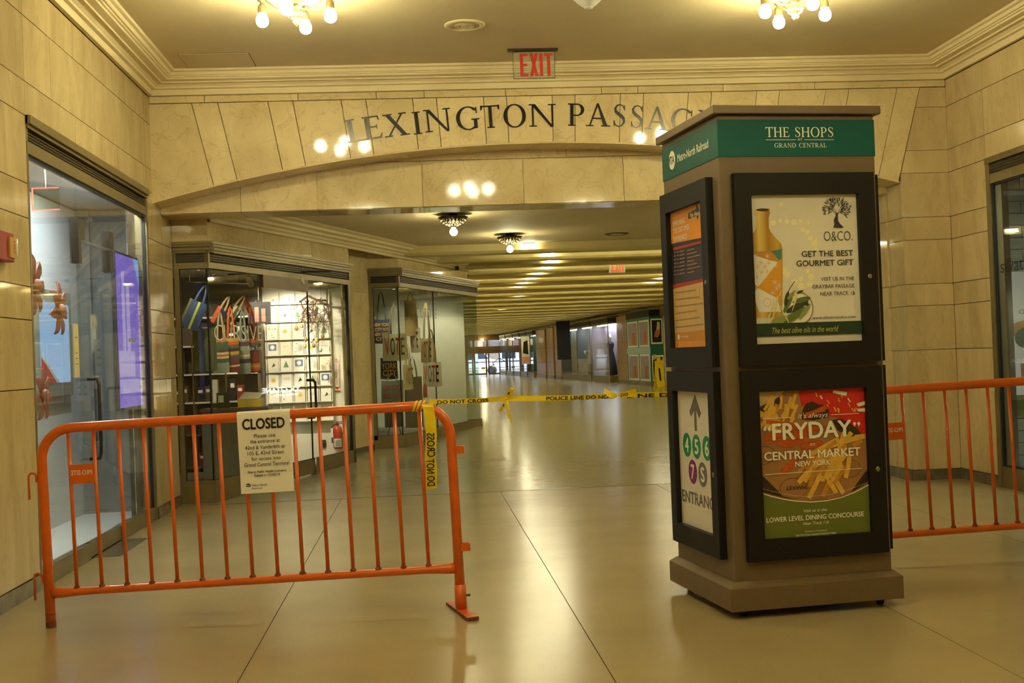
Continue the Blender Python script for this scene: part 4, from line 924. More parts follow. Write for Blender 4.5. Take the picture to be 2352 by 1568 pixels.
for i, k in enumerate((1, 3, 4, 5)): beam_light(5.2, k, 'small beam light hidden behind the kiosk, %s from the arch' % ORD[i])
emis('tube_light', (1.0, 0.94, 0.48), 30.0)
kk = 0
for k in range(0, 46, 2):
    y = 17.5 + 1.38 * k + 0.43; x0 = 0.9 if k < 3 else 0.6
    o = thing('cove_tube_light', 'warm tube light hidden in the ceiling bay behind the %s passage beam from the arch' % ordinal(k + 1), 'tube light', (x0 + 0.3, y, ZP), 0, 'tube lights hidden between the passage beams')
    l_ = 6.6 - 0.05 * k
    MB('white').box(0, l_, 0.0, 0.06, -0.02, 0.0).build('batten', o); MB('tube_light').tube([(0.05, 0.03, -0.034), (l_ - 0.05, 0.03, -0.034)], 0.014, 8).build('tube', o, True)
o = thing('ceiling_speaker', 'flat round speaker rim in the passage ceiling right of the crystal lights', 'speaker', (2.76, 16.6, ZP))
MB('darkmetal').lathe([(0.17, 0), (0.17, -0.006), (0.15, -0.012), (0.14, -0.008)], 24).build('rim', o, True); MB('plaster').lathe([(0.14, 0), (0.14, -0.007), (0.01, -0.01)], 20).build('grille', o, True)
# security camera on the cornice of the passage
o = thing('security_camera', 'small black security camera above the second shop window', 'camera', (*B(8.0, -0.06), 2.85))
MB('black').box(-0.03, 0.03, -0.07, 0.05, -0.06, -0.01).build('camera_body', o, bevel=0.006); MB('black').tube([(0, 0, -0.01), (0, 0.02, 0.03), (0.05, 0.06, 0.05)], 0.012, 8).build('bracket', o, True)

# ---- fire alarm strobe on the left wall
M('alarmred', rgb(150, 22, 14), 0.45); M('alarmtan', rgb(196, 150, 74), 0.5)
o = thing('fire_alarm_strobe', 'red fire alarm strobe fixed to the marble at the left edge', 'fire alarm', (XL, 7.34, 2.10))
MB('alarmred').box(0, 0.055, -0.23, 0.055, -0.085, 0.085).build('housing', o, bevel=0.006)
MB('alarmtan').box(0.055, 0.066, -0.05, 0.05, -0.062, 0.058).build('face_plate', o)
b = MB('alarmred'); flat_text(b, 'FIRE', 0.075, 0.022, (0.0662, 0.012, 0.038), (0, 0, -1), (0, 1, 0), (1, 0, 0), 0.0006, bold=0.02); b.build('lettering', o)
M('lens', rgb(230, 226, 214), 0.08, spec=0.8)
MB('lens').prism([(0.05, 0.05), (0.068, 0.05), (0.075, 0.062), (0.07, 0.085), (0.05, 0.09)], -0.055, 0.055, 'z').build('lens', o, True)

# ================================================================== SHOP FRONT IN THE LEFT WALL
def grille_band(parent, x0, x1, z0, z1, y, bars=3, step=0.016, name='vent_grille'):
    """vent: dark recess, long bars and close uprights as one part, in the parent's local frame facing -y"""
    b = MB('grille').box(x0, x1, y + 0.012, y + 0.02, z0, z1)
    o = b.build(name, parent)
    c = MB('grillebar')
    for i in range(1, bars + 1):
        z = z0 + (z1 - z0) * i / (bars + 1); c.box(x0, x1, y + 0.002, y + 0.007, z - 0.0022, z + 0.0022)
    n = int((x1 - x0) / step)
    for i in range(1, n): x = x0 + (x1 - x0) * i / n; c.box(x - 0.0015, x + 0.0015, y + 0.007, y + 0.012, z0, z1)
    g = c.build('grille_bars', o); g['kind'] = 'stuff'
    return o
def loc_frame(o, x0, x1, zs, y=0):
    pass

# local frame: x runs along the wall, facing -y locally -> turned to face +x in the world
LS = thing('storefront', 'brass framed glass shop front set in the left marble wall', 'shop front', (XL, 7.86, 0), PI / 2)
Lw = 3.39
# local (x, y, z): world = (XL - y, 7.86 + x, z) since turned by 90 degrees; local -y faces the hall (+x)
fr = MB('brass'); fr.box(0, Lw, -0.012, 0.10, 2.905, 2.985).box(0, Lw, -0.03, 0.0, 2.93, 2.985).box(0, Lw, -0.004, 0.08, 2.745, 2.822).box(0, 0.03, -0.002, 0.10, 0, 2.905).box(Lw - 0.055, Lw, -0.006, 0.10, 0, 2.905).box(0, Lw, 0.03, 0.10, 2.822, 2.905)
fr.build('frame', LS)
grille_band(LS, 0.03, Lw - 0.055, 2.824, 2.903, 0.006)
MB('brass').box(0.03, 1.18, 0.0, 0.06, 0.0, 0.115).build('sill', LS); MB('brass').box(2.10, Lw - 0.055, 0.0, 0.06, 0.0, 0.115).build('sill', LS)
MB('black').box(0.03, Lw - 0.055, 0.012, 0.05, 2.73, 2.745).box(Lw - 0.066, Lw - 0.055, 0.01, 0.04, 0.115, 2.74).build('gasket', LS)
for a, c, nm in ((0.03, 1.18, 'pane'), (2.10, Lw - 0.066, 'pane')): MB('glass').box(a + 0.004, c - 0.004, 0.022, 0.032, 0.115, 2.735).build(nm, LS)
MB('glass').box(1.184, 2.096, 0.022, 0.032, 2.32, 2.735).build('transom_pane', LS)
d = MB('glass').box(1.186, 2.094, 0.022, 0.032, 0.12, 2.312).build('door', LS)
MB('brass').box(1.186, 2.094, 0.008, 0.048, 0.01, 0.118).build('bottom_rail', d)
MB('darkmetal').tube([(1.30, 0.02, 1.30), (1.30, -0.05, 1.30), (1.30, -0.062, 1.26), (1.30, -0.062, 0.76), (1.30, -0.05, 0.715), (1.30, 0.02, 0.715)], 0.013, 10).build('door_handle', d, True)
for z0, z1, a in ((2.315, 2.44, 1.10), (2.10, 2.315, 1.10)): pass
MB('darkmetal').box(1.10, 1.27, -0.004, 0.058, 2.32, 2.47).box(1.10, 1.178, -0.004, 0.058, 2.14, 2.32).build('patch_fitting', LS); MB('darkmetal').box(1.99, 2.12, -0.004, 0.058, 2.325, 2.46).box(1.99, 2.09, -0.004, 0.058, 2.14, 2.31).build('patch_fitting', LS)
MB('steel').box(1.24, 2.0, -0.004, 0.0, 2.306, 2.316).build('header_rod', LS)
MB('steel').box(1.25, 2.15, -0.19, 0.0, 0.0, 0.004).build('threshold_plate', LS)
n_ = MB('p_straw').box(0.98, 1.10, 0.018, 0.0215, 1.32, 1.70)
n_.mat('ink').box(1.02, 1.06, 0.0172, 0.018, 1.60, 1.605).box(1.01, 1.07, 0.0172, 0.018, 1.49, 1.494).box(1.01, 1.07, 0.0172, 0.018, 1.45, 1.454).box(1.01, 1.07, 0.0172, 0.018, 1.41, 1.414)
tag(n_.build('taped_note', None), 'yellowed paper note taped inside the left shop door glass', 'note'); bpy.data.objects['taped_note'].matrix_world = Matrix.Translation((XL, 7.86, 0)) @ Matrix.Rotation(PI / 2, 4, 'Z')

# room behind it: pale walls, its own cool light
M('shopwhite', rgb(214, 216, 216), 0.55, var=0.02); M('shopgrey', rgb(120, 122, 120), 0.5); M('shopfloor', rgb(226, 228, 226), 0.25, var=0.02); M('shopcol', rgb(126, 128, 126), 0.4)
emis('shop_light', (0.88, 0.95, 1.0), 90.0)
SX0, SX1, SY0, SY1, SZ = -7.0, XL - 0.13, 6.2, 12.28, 2.92
rm = MB('shopfloor').box(SX0, SX1, SY0, SY1, -0.02, 0.0)
struct(rm.build('floor_shop'))
struct(MB('shopwhite').box(SX0, SX1, SY0, SY1, SZ, SZ + 0.05).build('ceiling_shop'))
wb = MB('shopwhite').box(SX0 - 0.1, SX0, SY0, SY1, 0, SZ).box(SX0, SX1, SY1, SY1 + 0.1, 0, SZ).box(SX0, SX1, SY0 - 0.1, SY0, 0, SZ).box(SX1, SX1 + 0.02, 11.27, SY1, 0, SZ).box(SX1, SX1 + 0.02, SY0, 7.84, 0, SZ)
struct(wb.build('wall_shop'))
o = thing('display_wall', 'white partition of the left shop behind the glass', 'partition', (-3.25, 6.4, 0))
MB('shopwhite').box(-0.12, 0.0, 0, 5.55, 0, 2.9).build('partition_panel', o); MB('steel').box(-0.12, 0.012, 5.55, 5.575, 0, 2.9).build('edge_trim', o)
o = thing('grey_cross_wall', 'grey end partition inside the left shop', 'partition', (-2.9, 12.0, 0))
MB('shopgrey').box(-0.22, 0.34, 0.0, 0.1, 0, 2.9).build('partition_panel', o); MB('shopcol').box(-0.35, -0.22, -0.06, 0.1, 0, 2.9).build('pilaster', o); MB('shopwhite').box(0.12, 0.34, -0.02, 0.0, 0, 2.9).build('strip', o)
emis('screen_blue', (0.45, 0.68, 1.0), 0.75); emis('screen_purple', (0.36, 0.24, 1.0), 0.7); emis('screen_purple2', (0.62, 0.52, 1.0), 0.8); emis('screen_cyan', (0.3, 0.6, 1.0), 0.9)
M('framegrey', rgb(150, 148, 128), 0.4)
# local x runs along the shop, facing the glass
o = thing('wall_screen', 'pale blue lit screen in a grey frame inside the left shop', 'screen', (-3.245, 11.02, 1.60), PI / 2)
MB('framegrey').box(-0.52, 0.50, -0.05, 0.0, -0.45, 0.48).build('screen_frame', o, bevel=0.004)
sc = MB('screen_blue').box(-0.45, 0.40, -0.056, -0.05, -0.33, 0.37); sc.mat('p_red').prism([(-0.45, -0.10), (-0.02, -0.33), (-0.45, -0.33)], -0.0575, -0.056); sc.mat('white').prism([(-0.45, -0.07), (-0.45, -0.11), (0.0, -0.33), (0.06, -0.33)], -0.058, -0.0575); sc.build('screen', o)
o = thing('led_display', 'tall purple glowing display just inside the left shop glass', 'screen', (-2.50, 10.39, 0), PI / 2)
MB('black').box(-0.02, 0.82, 0.006, 0.04, 1.02, 2.36).build('casing', o)
sc = MB('screen_purple').box(0.0, 0.80, 0.0, 0.006, 1.04, 2.34)
sc.mat('screen_purple2').box(0.0, 0.8, -0.0015, 0, 1.16, 1.28).box(0.0, 0.55, -0.0015, 0, 1.3, 1.52).box(0.3, 0.42, -0.0015, 0, 1.5, 2.1).box(0.15, 0.25, -0.0015, 0, 1.3, 2.2)
sc.mat('screen_cyan').prism([(0.8, 2.34), (0.8, 2.1), (0.6, 2.34)], -0.002, 0); sc.mat('white').box(0.35, 0.6, -0.002, 0, 1.60, 1.63)
sc.build('screen', o)
MB('darkmetal').box(0.37, 0.43, 0.006, 0.03, 0.0, 1.02).build('post', o); MB('darkmetal').box(0.2, 0.6, 0.0, 0.06, 0.0, 0.02).build('foot_plate', o)
# red outlined sign near the ceiling
emis('neon', (1.0, 0.08, 0.05), 6.0)
o = thing('lit_exit_frame', 'red glowing outline sign near the ceiling of the left shop', 'sign', (-2.75, 9.35, 2.66))
fr = MB('neon'); fr.box(-0.10, 0.10, -0.004, 0.0, -0.085, -0.078).box(-0.10, 0.10, -0.004, 0.0, 0.078, 0.085).box(-0.10, -0.09, -0.004, 0.0, -0.085, 0.085); fr.build('lit_edge', o); MB('glass_green').box(-0.10, 0.10, 0.0, 0.006, -0.085, 0.085).build('panel', o); MB('steel').tube([(0, 0, 0.085), (0, 0, 0.26)], 0.006, 6).build('hanger', o)
# ceiling light strips
for i, (x, y, l) in enumerate(((-2.635, 8.6, 1.4), (-2.635, 10.4, 1.5))):
    o = thing('shop_ceiling_lamp', ['white ceiling lamp over the near half of the left shop window', 'white ceiling lamp over the far half of the left shop window'][i], 'lamp', (x, y, SZ), 0, 'white ceiling lamps of the left shop')
    MB('steel').box(-0.05, 0.05, -l / 2 - 0.02, l / 2 + 0.02, -0.03, 0.0).build('lamp_body', o); MB('shop_light').box(-0.04, 0.04, -l / 2, l / 2, -0.038, -0.03).build('diffuser', o)
# flowers fixed behind the glass
M('petal', rgb(190, 112, 104), 0.45, var=0.12, vscale=18); M('petalc', rgb(204, 132, 112), 0.4)
def flower(y, z, r, label, rot):
    o = thing('paper_flower', label, 'flower', (XL - 0.16, y, z), 0, 'pink paper flowers behind the left shop glass')
    for i in range(7):
        a = rot + 2 * PI * i / 7; b = MB('petal'); L_ = r; W_ = r * 0.40
        ring_ = [(0.12, 0.3, 0.02), (0.4, 0.9, 0.05), (0.7, 1.0, 0.07), (0.9, 0.6, 0.05), (1.0, 0.05, 0.02)]
        vs = []
        for t, wd, lift in ring_:
            for sgn, lf in ((-1, 0.0), (0, -0.015), (1, 0.0)):
                u = t * L_; v = sgn * wd * W_ * 0.5
                vs.append((lift * r * 1.2 + lf, u * math.cos(a) - v * math.sin(a), u * math.sin(a) + v * math.cos(a)))
        fs = [(k * 3 + j, k * 3 + j + 1, k * 3 + j + 4, k * 3 + j + 3) for k in range(4) for j in range(2)]
        pt = b.add(vs, fs).build('petal', o, True); sm = pt.modifiers.new('thick', 'SOLIDIFY'); sm.thickness = 0.006
    MB('petalc').sphere((0.02, 0, 0), r * 0.2, 12, 8).build('centre', o, True)
flower(8.97, 1.81, 0.20, 'pink paper flower in the middle of the left shop glass', PI / 2)
flower(8.42, 1.95, 0.22, 'pink paper flower highest at the near edge of the left shop glass', PI / 2 + 0.2)
flower(8.53, 1.21, 0.19, 'pink paper flower lowest at the near edge of the left shop glass', PI / 2)
# ================================================================== SHOP FRONT IN THE RIGHT WALL
RS = thing('storefront', 'brass framed glass shop front at the right edge behind the barrier', 'shop front', (XR, 10.73, 0), -PI / 2)
Rw = 5.33   # local x runs toward the camera
fr = MB('brass'); fr.box(0, Rw, -0.012, 0.10, 2.93, 2.985).box(0, Rw, -0.004, 0.08, 2.745, 2.83).box(0, 0.075, -0.006, 0.10, 0, 2.93).box(Rw - 0.05, Rw, -0.006, 0.1, 0, 2.93).box(0, Rw, 0.03, 0.10, 2.83, 2.93)
fr.build('frame', RS)
grille_band(RS, 0.075, Rw - 0.05, 2.832, 2.928, 0.006)
MB('brass').box(0.075, Rw - 0.05, 0.0, 0.06, 0.0, 0.19).build('sill', RS)
MB('black').box(0.075, 0.09, 0.01, 0.04, 0.19, 2.74).box(0.075, Rw - 0.05, 0.012, 0.05, 2.73, 2.745).box(0.075, Rw - 0.05, 0.012, 0.05, 0.19, 0.20).build('gasket', RS)
for a, c in ((0.09, 1.75), (1.755, 3.5), (3.505, Rw - 0.05)): MB('glass').box(a, c, 0.022, 0.032, 0.2, 2.73).build('pane', RS)
b = MB('ink'); flat_text(b, 'swatch', 0.62, 0.12, (0.16, 0.0205, 1.93), (1, 0, 0), (0, 0, 1), (0, -1, 0), 0.0, bold=-0.005); b.build('lettering', RS)
# room behind
M('brickgrey', rgb(138, 140, 126), 0.6, var=0.06, vscale=6, rnd=0.05)
struct(MB('shopgrey').box(5.33, 9, 5.2, 12.2, -0.02, 0.0).build('floor_shop_right')); struct(MB('shopgrey').box(5.4, 9, 5.2, 12.2, 2.9, 2.95).build('ceiling_shop_right'))
wsr = struct(MB('joint').box(5.42, 9, 11.22, 11.35, 0, 2.9).box(8.9, 9, 5.2, 11.3, 0, 2.9).box(5.4, 9, 5.1, 5.2, 0, 2.9).build('wall_shop_right'))
z = 0.0; r = 0
while z < 2.88:
    x = 5.42 - (0.17 if r % 2 else 0)
    while x < 7.2:
        x0 = max(5.42, x); MB('brickgrey').box(x0 + 0.004, x + 0.34 - 0.004, 11.205, 11.225, z + 0.004, min(2.9, z + 0.115) - 0.004).build('brick', wsr); x += 0.34
    z += 0.115; r += 1
emis('lit_panel', (1.0, 0.94, 0.72), 0.2)
o = thing('lit_poster', 'pale lit poster on the grey brick wall at the right edge', 'poster', (6.1, 11.19, 1.35))
b = MB('lit_panel').box(-0.50, 0.5, -0.01, 0.0, -0.75, 0.62); pr = Print(b, (-0.5, -0.01, -0.75), (1, 0, 0), (0, 0, 1))
pr.mb.mat('p_text'); flat_text(b, 'SITUATED', 0.40, 0.04, (-0.02, -0.0105, 0.22), (-1, 0, 0), (0, 0, 1), (0, -1, 0), 0.0005)  # reflected word drawn mirrored onto the sheet
pr.disc(0.18, 0.82, 0.2, 'p_amber2', 1, 20, 0.45); pr.disc(0.16, 0.74, 0.13, 'p_leafd', 2, 16, 0.8); pr.disc(0.2, 0.62, 0.09, 'p_white', 3, 14); pr.rect(0.08, 0.3, 0.25, 0.5, 'p_tan', 2); pr.rect(0.0, 0.0, 1.0, 0.2, 'p_green', 1)
b.build('sheet', o)
o = thing('shop_ceiling_lamp', 'pale ceiling lamp inside the right edge shop', 'lamp', (6.6, 9.0, 2.9)); MB('steel').box(-0.1, 0.1, -0.6, 0.6, -0.03, 0).build('lamp_body', o); emis('dim_light', (0.9, 1.0, 0.85), 60.0); MB('dim_light').box(-0.08, 0.08, -0.58, 0.58, -0.036, -0.03).build('diffuser', o)

# ================================================================== ANGLED SHOP WINDOWS OF THE PASSAGE
UA = math.atan2(DV.y, DV.x)
def unit(name, label, s0, s1, ax0, dz, panes, door=None, endret=False):
    o = thing(name, label, 'shop front', (*B(s0), 0), UA); L = s1 - s0
    inv = (Matrix.Translation((*B(s0), 0)) @ Matrix.Rotation(UA, 4, 'Z')).inverted()
    cx, cy = B(s0); XA = inv @ Matrix.Translation((ax0, cy, 0)); LA = cx - ax0
    z = lambda v: v + dz
    for X, l, face in ((None, L, 'b'), (XA, LA, 'a')):
        e0 = 0.0 if face == 'b' else 0.06; 
        c = MB('brass'); c.X = X
        ov = 0.05 if face == 'a' else 0.0
        for d_, za, zb in ((0.012, 2.50, 2.525), (0.03, 2.525, 2.55), (0.022, 2.55, 2.56), (0.045, 2.56, 2.585), (0.06, 2.585, 2.612)): c.box(0 if face == 'a' else -0.02, l + (ov if face == 'a' else 0.0), -d_, 0.06, z(za), z(zb))
        c.build('cornice_moulding', o)
        c = MB('brass'); c.X = X
        c.box(0, l, 0.0, 0.06, z(2.345), z(2.405)).box(0, l, 0.03, 0.06, z(2.405), z(2.50))
        if face == 'a': c.box(0, 0.05, 0.0, 0.06, 0.23, z(2.345)).box(0, 0.025, -0.002, 0.05, z(2.405), z(2.5))
        else:
            if not endret: c.box(l - 0.07, l, 0.0, 0.08, 0.0, z(2.345))
            c.box(l - 0.03, l, -0.004, 0.05, z(2.405), z(2.5)); c.box(-0.012, 0.02, -0.004, 0.04, z(2.405), z(2.5))
        c.build('frame', o)
    grille_band(o, 0.022, L - 0.03, z(2.407), z(2.498), 0.004)
    ga = MB('grille'); ga.X = XA; ga.box(0.026, LA, 0.012, 0.02, z(2.407), z(2.498)); go = ga.build('vent_grille', o)
    gb = MB('grillebar'); gb.X = XA
    for i in range(1, 4): gb.box(0.026, LA, 0.002, 0.007, z(2.407 + 0.0228 * i) - 0.002, z(2.407 + 0.0228 * i) + 0.002)
    for i in range(1, 20): x = 0.026 + (LA - 0.026) * i / 20; gb.box(x - 0.0015, x + 0.0015, 0.007, 0.012, z(2.407), z(2.498))
    gb = gb.build('grille_bars', go); gb['kind'] = 'stuff'
    # plinth
    p = MB('brass'); zp = z(0.23) 
    if door: p.box(0.0, door[0], 0.0, 0.06, 0.0, zp); q_ = MB('brass').box(door[1], L, 0.0, 0.06, 0.0, zp).build('plinth', o)
    else: p.box(0.0, L, 0.0, 0.06, 0.0, zp)
    p.build('plinth', o)
    p = MB('brass'); p.X = XA; p.box(0, LA, 0.0, 0.06, 0.0, zp); p.build('plinth', o)
    for a, c in panes: MB('glass').box(a + 0.003, c - 0.003, 0.022, 0.03, zp, z(2.345)).build('pane', o)
    p = MB('glass'); p.X = XA; p.box(0.05, LA - 0.004, 0.022, 0.03, zp, z(2.345)); p.build('pane', o)
    k = MB('black'); k.box(-0.006, 0.006, 0.018, 0.034, zp, z(2.345)); k.box(0, L - 0.07, 0.016, 0.04, z(2.338), z(2.346)).box(0, L - 0.07, 0.016, 0.04, zp - 0.004, zp + 0.004)
    for a, c in panes[1:]: k.box(a - 0.006, a + 0.006, 0.018, 0.034, zp, z(2.345))
    if not endret: k.box(L - 0.085, L - 0.07, 0.01, 0.045, zp, z(2.345))
    k.build('gasket', o)
    k = MB('black'); k.X = XA; k.box(0.05, 0.058, 0.016, 0.04, zp, z(2.345)).box(0.05, LA, 0.016, 0.04, z(2.338), z(2.346)).box(0.05, LA, 0.016, 0.04, zp - 0.004, zp + 0.004); k.build('gasket', o)
    if door:
        dd = MB('glass').box(door[0] + 0.004, door[1] - 0.004, 0.022, 0.032, 0.12, 2.2).build('door', o)
        MB('brass').box(door[0] + 0.004, door[1] - 0.004, 0.006, 0.05, 0.06, 0.22).build('bottom_rail', dd); MB('bronze').box(door[0], door[1] - 0.02, 0.0, 0.06, 2.205, 2.345).build('door_header', o)
        MB('black').tube([(door[1] - 0.09, 0.03, 1.16), (door[1] - 0.09, -0.05, 1.16), (door[1] - 0.05, -0.06, 1.13), (door[1] - 0.05, -0.06, 0.75), (door[1] - 0.09, -0.05, 0.72), (door[1] - 0.09, 0.03, 0.72)], 0.016, 10).build('door_handle', dd, True)
        MB('steel').tube([(door[1] + 0.01, 0.0, 0.03), (door[1] + 0.01, 0.0, 0.24)], 0.014, 8).build('pivot', dd, True)
    if endret: 
        MB('glass_green').box(L - 0.012, L - 0.002, 0.03, 0.75, zp, z(2.345)).build('pane', o); MB('brass').box(L - 0.05, L, 0.06, 0.75, 0, zp).box(L - 0.05, L, 0.06, 0.75, z(2.345), z(2.5)).build('end_frame', o)
    return o
U1 = unit('storefront', 'angled glass shop front with a door and striped bags inside, nearest in the passage', 0.0, 3.62, XL + 0.004, 0.0, [(0.0, 1.18), (2.36, 3.55)], door=(1.18, 2.36))
b = MB('white'); 
x = 0.085
M('f_skin0', rgb(120, 84, 70), 0.6); M('vinyl', rgb(240, 240, 232), 0.5)
b = MB('vinyl'); flat_text(b, 'CURSIVE', 1.06, 0.165, (0.10, 0.0205, 1.62), (1, 0, 0), (0, 0, 1), (0, -1, 0), 0.0, bold=-0.012); flat_text(b, 'New York', 0.34, 0.05, (0.80, 0.0205, 1.52), (1, 0, 0), (0, 0, 1), (0, -1, 0), 0.0, shear=0.4, bold=-0.01); b.build('lettering', U1)
U2 = unit('storefront', 'angled glass shop front holding vote bags, second along the passage', 5.42, 9.30, B(5.42)[0] - 0.43, 0.06, [(0.0, 1.55), (1.55, 3.86)], endret=True)
b = MB('l_arrow'); flat_text(b, 'CURSIVE', 0.95, 0.15, (0.75, 0.0205, 1.98), (1, 0, 0), (0, 0, 1), (0, -1, 0), 0.0, bold=-0.02); b.build('lettering', U2)

# ---- room of the first shop
M('cursgrey', rgb(112, 104, 90), 0.6, var=0.06); M('wood', rgb(96, 74, 50), 0.45, var=0.15, vscale=5); M('shelfwhite', rgb(236, 230, 214), 0.5); M('darkgoods', rgb(44, 36, 30), 0.6, var=0.3, vscale=8, rnd=0.3)
poly = [(-2.40, 12.46), (B(0.05, 0.1)), B(3.45, 0.1), (-1.02, 15.68), (-3.6, 15.68), (-3.6, 12.46)]
struct(MB('cursgrey').prism(poly, 0.0, 0.06, 'z').build('floor_shop_passage')); struct(MB('shelfwhite').prism(poly, 2.50, 2.54, 'z').build('ceiling_shop_passage'))
ws = MB('shelfwhite').box(-1.97, -0.98, 15.68, 15.76, 0.06, 2.5).mat('cursgrey').box(-3.65, -1.97, 15.68, 15.76, 0.06, 2.5).box(-3.68, -3.6, 12.4, 15.76, 0.06, 2.5).box(-3.6, -2.46, 12.40, 12.46, 0.06, 2.5)
struct(ws.build('wall_shop_passage'))
def spot(x, y, z, tx, ty, tz, power, col, size, label, grp):
    o = thing('spotlight', label, 'spotlight', (x, y, z), 0, grp)
    d = (Vector((tx, ty, tz)) - Vector((x, y, z))).normalized(); q = d.to_track_quat('-Z', 'Y').to_matrix().to_4x4()
    b = MB('white'); b.X = Matrix.Translation((0, 0, -0.09)) @ q; b.lathe([(0.03, 0.06), (0.034, 0.05), (0.036, -0.05), (0.034, -0.055)], 14); b.build('lamp_head', o, True)
    b = MB('spot_lens'); b.X = Matrix.Translation((0, 0, -0.09)) @ q; b.lathe([(0.03, -0.0555), (0.03, -0.057)], 14); b.build('lens', o)
    MB('darkmetal').tube([(0, 0, 0), (0, 0, -0.06)], 0.006, 6).build('stem', o)
    ld = bpy.data.lights.new('spot_lamp', 'SPOT'); ld.energy = power; ld.color = col; ld.spot_size = size; ld.spot_blend = 0.5; ld.shadow_soft_size = 0.03
    lo = bpy.data.objects.new('lamp_beam', ld); COL.objects.link(lo); lo.parent = o; lo.matrix_local = Matrix.Translation(Vector((0, 0, -0.09)) + d * 0.07) @ q
    return o
emis('spot_lens', (1.0, 0.9, 0.7), 14.0)
o = thing('ceiling_track', 'dark lighting track along the ceiling of the first passage shop', 'track', (0, 0, 0))
MB('darkmetal').box(-2.2, -1.0, 14.42, 14.45, 2.42, 2.44).build('rail', o); MB('darkmetal').tube([(-1.9, 14.435, 2.44), (-1.9, 14.435, 2.5)], 0.006, 6).build('hanger', o); MB('darkmetal').tube([(-1.35, 14.435, 2.44), (-1.35, 14.435, 2.5)], 0.006, 6).build('hanger', o)
for i, (x, tx) in enumerate(((-1.95, -1.75), (-1.55, -1.45), (-1.36, -1.15))): spot(x, 14.43, 2.42, tx, 15.65, 1.6 - 0.35 * (i == 2), 80, (1.0, 0.86, 0.62), 1.25, 'white track spotlight aimed at the card rack, %s from the left' % ORD[i], 'track spotlights of the first passage shop')
spot(-2.2, 13.3, 2.5, -1.95, 13.9, 1.5, 22, (1.0, 0.85, 0.62), 1.6, 'white spotlight over the striped bags', 'track spotlights of the first passage shop')
spot(-2.22, 12.62, 2.5, -2.27, 13.1, 1.6, 14, (1.0, 0.85, 0.62), 1.5, 'added white spotlight brightening the bags at the corner glass', 'track spotlights of the first passage shop')  # added lamp, lifts the dark bags in the corner
spot(-2.9, 14.2, 2.5, -2.6, 15.4, 1.2, 22, (1.0, 0.85, 0.62), 1.5, 'white spotlight over the dark bookcase', 'track spotlights of the first passage shop')
# card rack and cards
rk = thing('card_rack', 'white card rack covering the bright end wall of the first passage shop', 'rack', (-1.53, 15.67, 0))
MB('shelfwhite').box(-0.41, 0.41, -0.03, 0.0, 0.61, 2.36).build('back_board', rk)
for i in range(6): MB('shelfwhite').box(-0.41 + i * 0.1625 - 0.006, -0.41 + i * 0.1625 + 0.006, -0.06, -0.03, 0.61, 2.36).build('divider', rk)
RZ = [(2.125, 2.30), (1.90, 2.07), (1.68, 1.875), (1.48, 1.645), (1.27, 1.44), (1.08, 1.245), (0.88, 1.05), (0.64, 0.77)]
for a, c in RZ: MB('shelfwhite').box(-0.41, 0.41, -0.095, -0.03, a - 0.014, a - 0.004).build('ledge', rk)
M('card0', rgb(244, 240, 230), 0.5); M('card1', rgb(236, 228, 208), 0.5); M('c_green', rgb(96, 150, 96), 0.5); M('c_blue', rgb(104, 116, 168), 0.5); M('c_yel', rgb(226, 190, 70), 0.5); M('c_pink', rgb(222, 160, 140), 0.5)
random.seed(21)
for r, (a, c) in enumerate(RZ):
    n = 4 if r == 0 else (3 if r == 7 else 5)
    for k in range(n):
        wd = (0.145 if r == 0 else 0.128); x = -1.53 + (-0.30 + k * 0.2 if r == 0 else -0.325 + k * 0.1625); hh = c - a
        b = MB('card0' if (r + k) % 4 else 'card1'); b.X = Matrix.Rotation(math.radians(-6), 4, 'X'); b.box(-wd / 2, wd / 2, -0.003, 0, 0, hh)
        U, V = Vector((1, 0, 0)), b.X @ Vector((0, 0, 1)); og = b.X @ Vector((-wd / 2, -0.0032, 0)); b.X = None; pr = Print(b, og, U, V)
        t = (r * 5 + k) % 7; cu, cv = wd / 2, hh * 0.5
        if r == 0: pr.line([(0.01, hh * 0.22), (wd - 0.01, hh * 0.22)], 0.0015, 'p_grey'); pr.poly([(cu - 0.015, hh * .25), (cu + .01, hh * .27), (cu + 0.02, hh * .4), (cu, hh * .33)], 'p_grey')
        elif t == 0: pr.poly([(cu, hh * .8), (cu - .035, hh * .3), (cu + .035, hh * .3)], 'c_green')
        elif t == 1: pr.rect(0.015, hh * .35, wd - 0.015, hh * .85, 'c_blue'); pr.disc(cu, hh * .6, 0.028, 'card0', 2, 14)
        elif t == 2: pr.line([(0.03, hh * .6), (cu, hh * .65), (wd - 0.04, hh * .7)], 0.008, 'c_yel')
        elif t == 3:
            for i in range(12): pr.disc(random.uniform(.02, wd - .02), random.uniform(.02, hh - .02), 0.006, random.choice(['c_pink', 'c_yel', 'c_green', 'p_red']), 1, 8)
        elif t == 4: pr.disc(cu, cv, 0.026, 'c_yel', 1, 12)
        elif t == 5: pr.rect(0.02, hh * .6, wd - 0.02, hh * .63, 'p_text'); pr.rect(0.03, hh * .5, wd - 0.03, hh * .52, 'p_text')
        else: pr.poly([(cu - .02, cv - .03), (cu + .03, cv - .01), (cu + .01, cv + .03)], 'p_grey')
        ob = b.build('greeting_card'); ob.location = (x, 15.590, a - 0.003)
        tag(ob, 'greeting card on the white rack, %s row from the top, %s from the left' % (ORD[r], ORD[k]), 'card', 'greeting cards on the lit white rack')
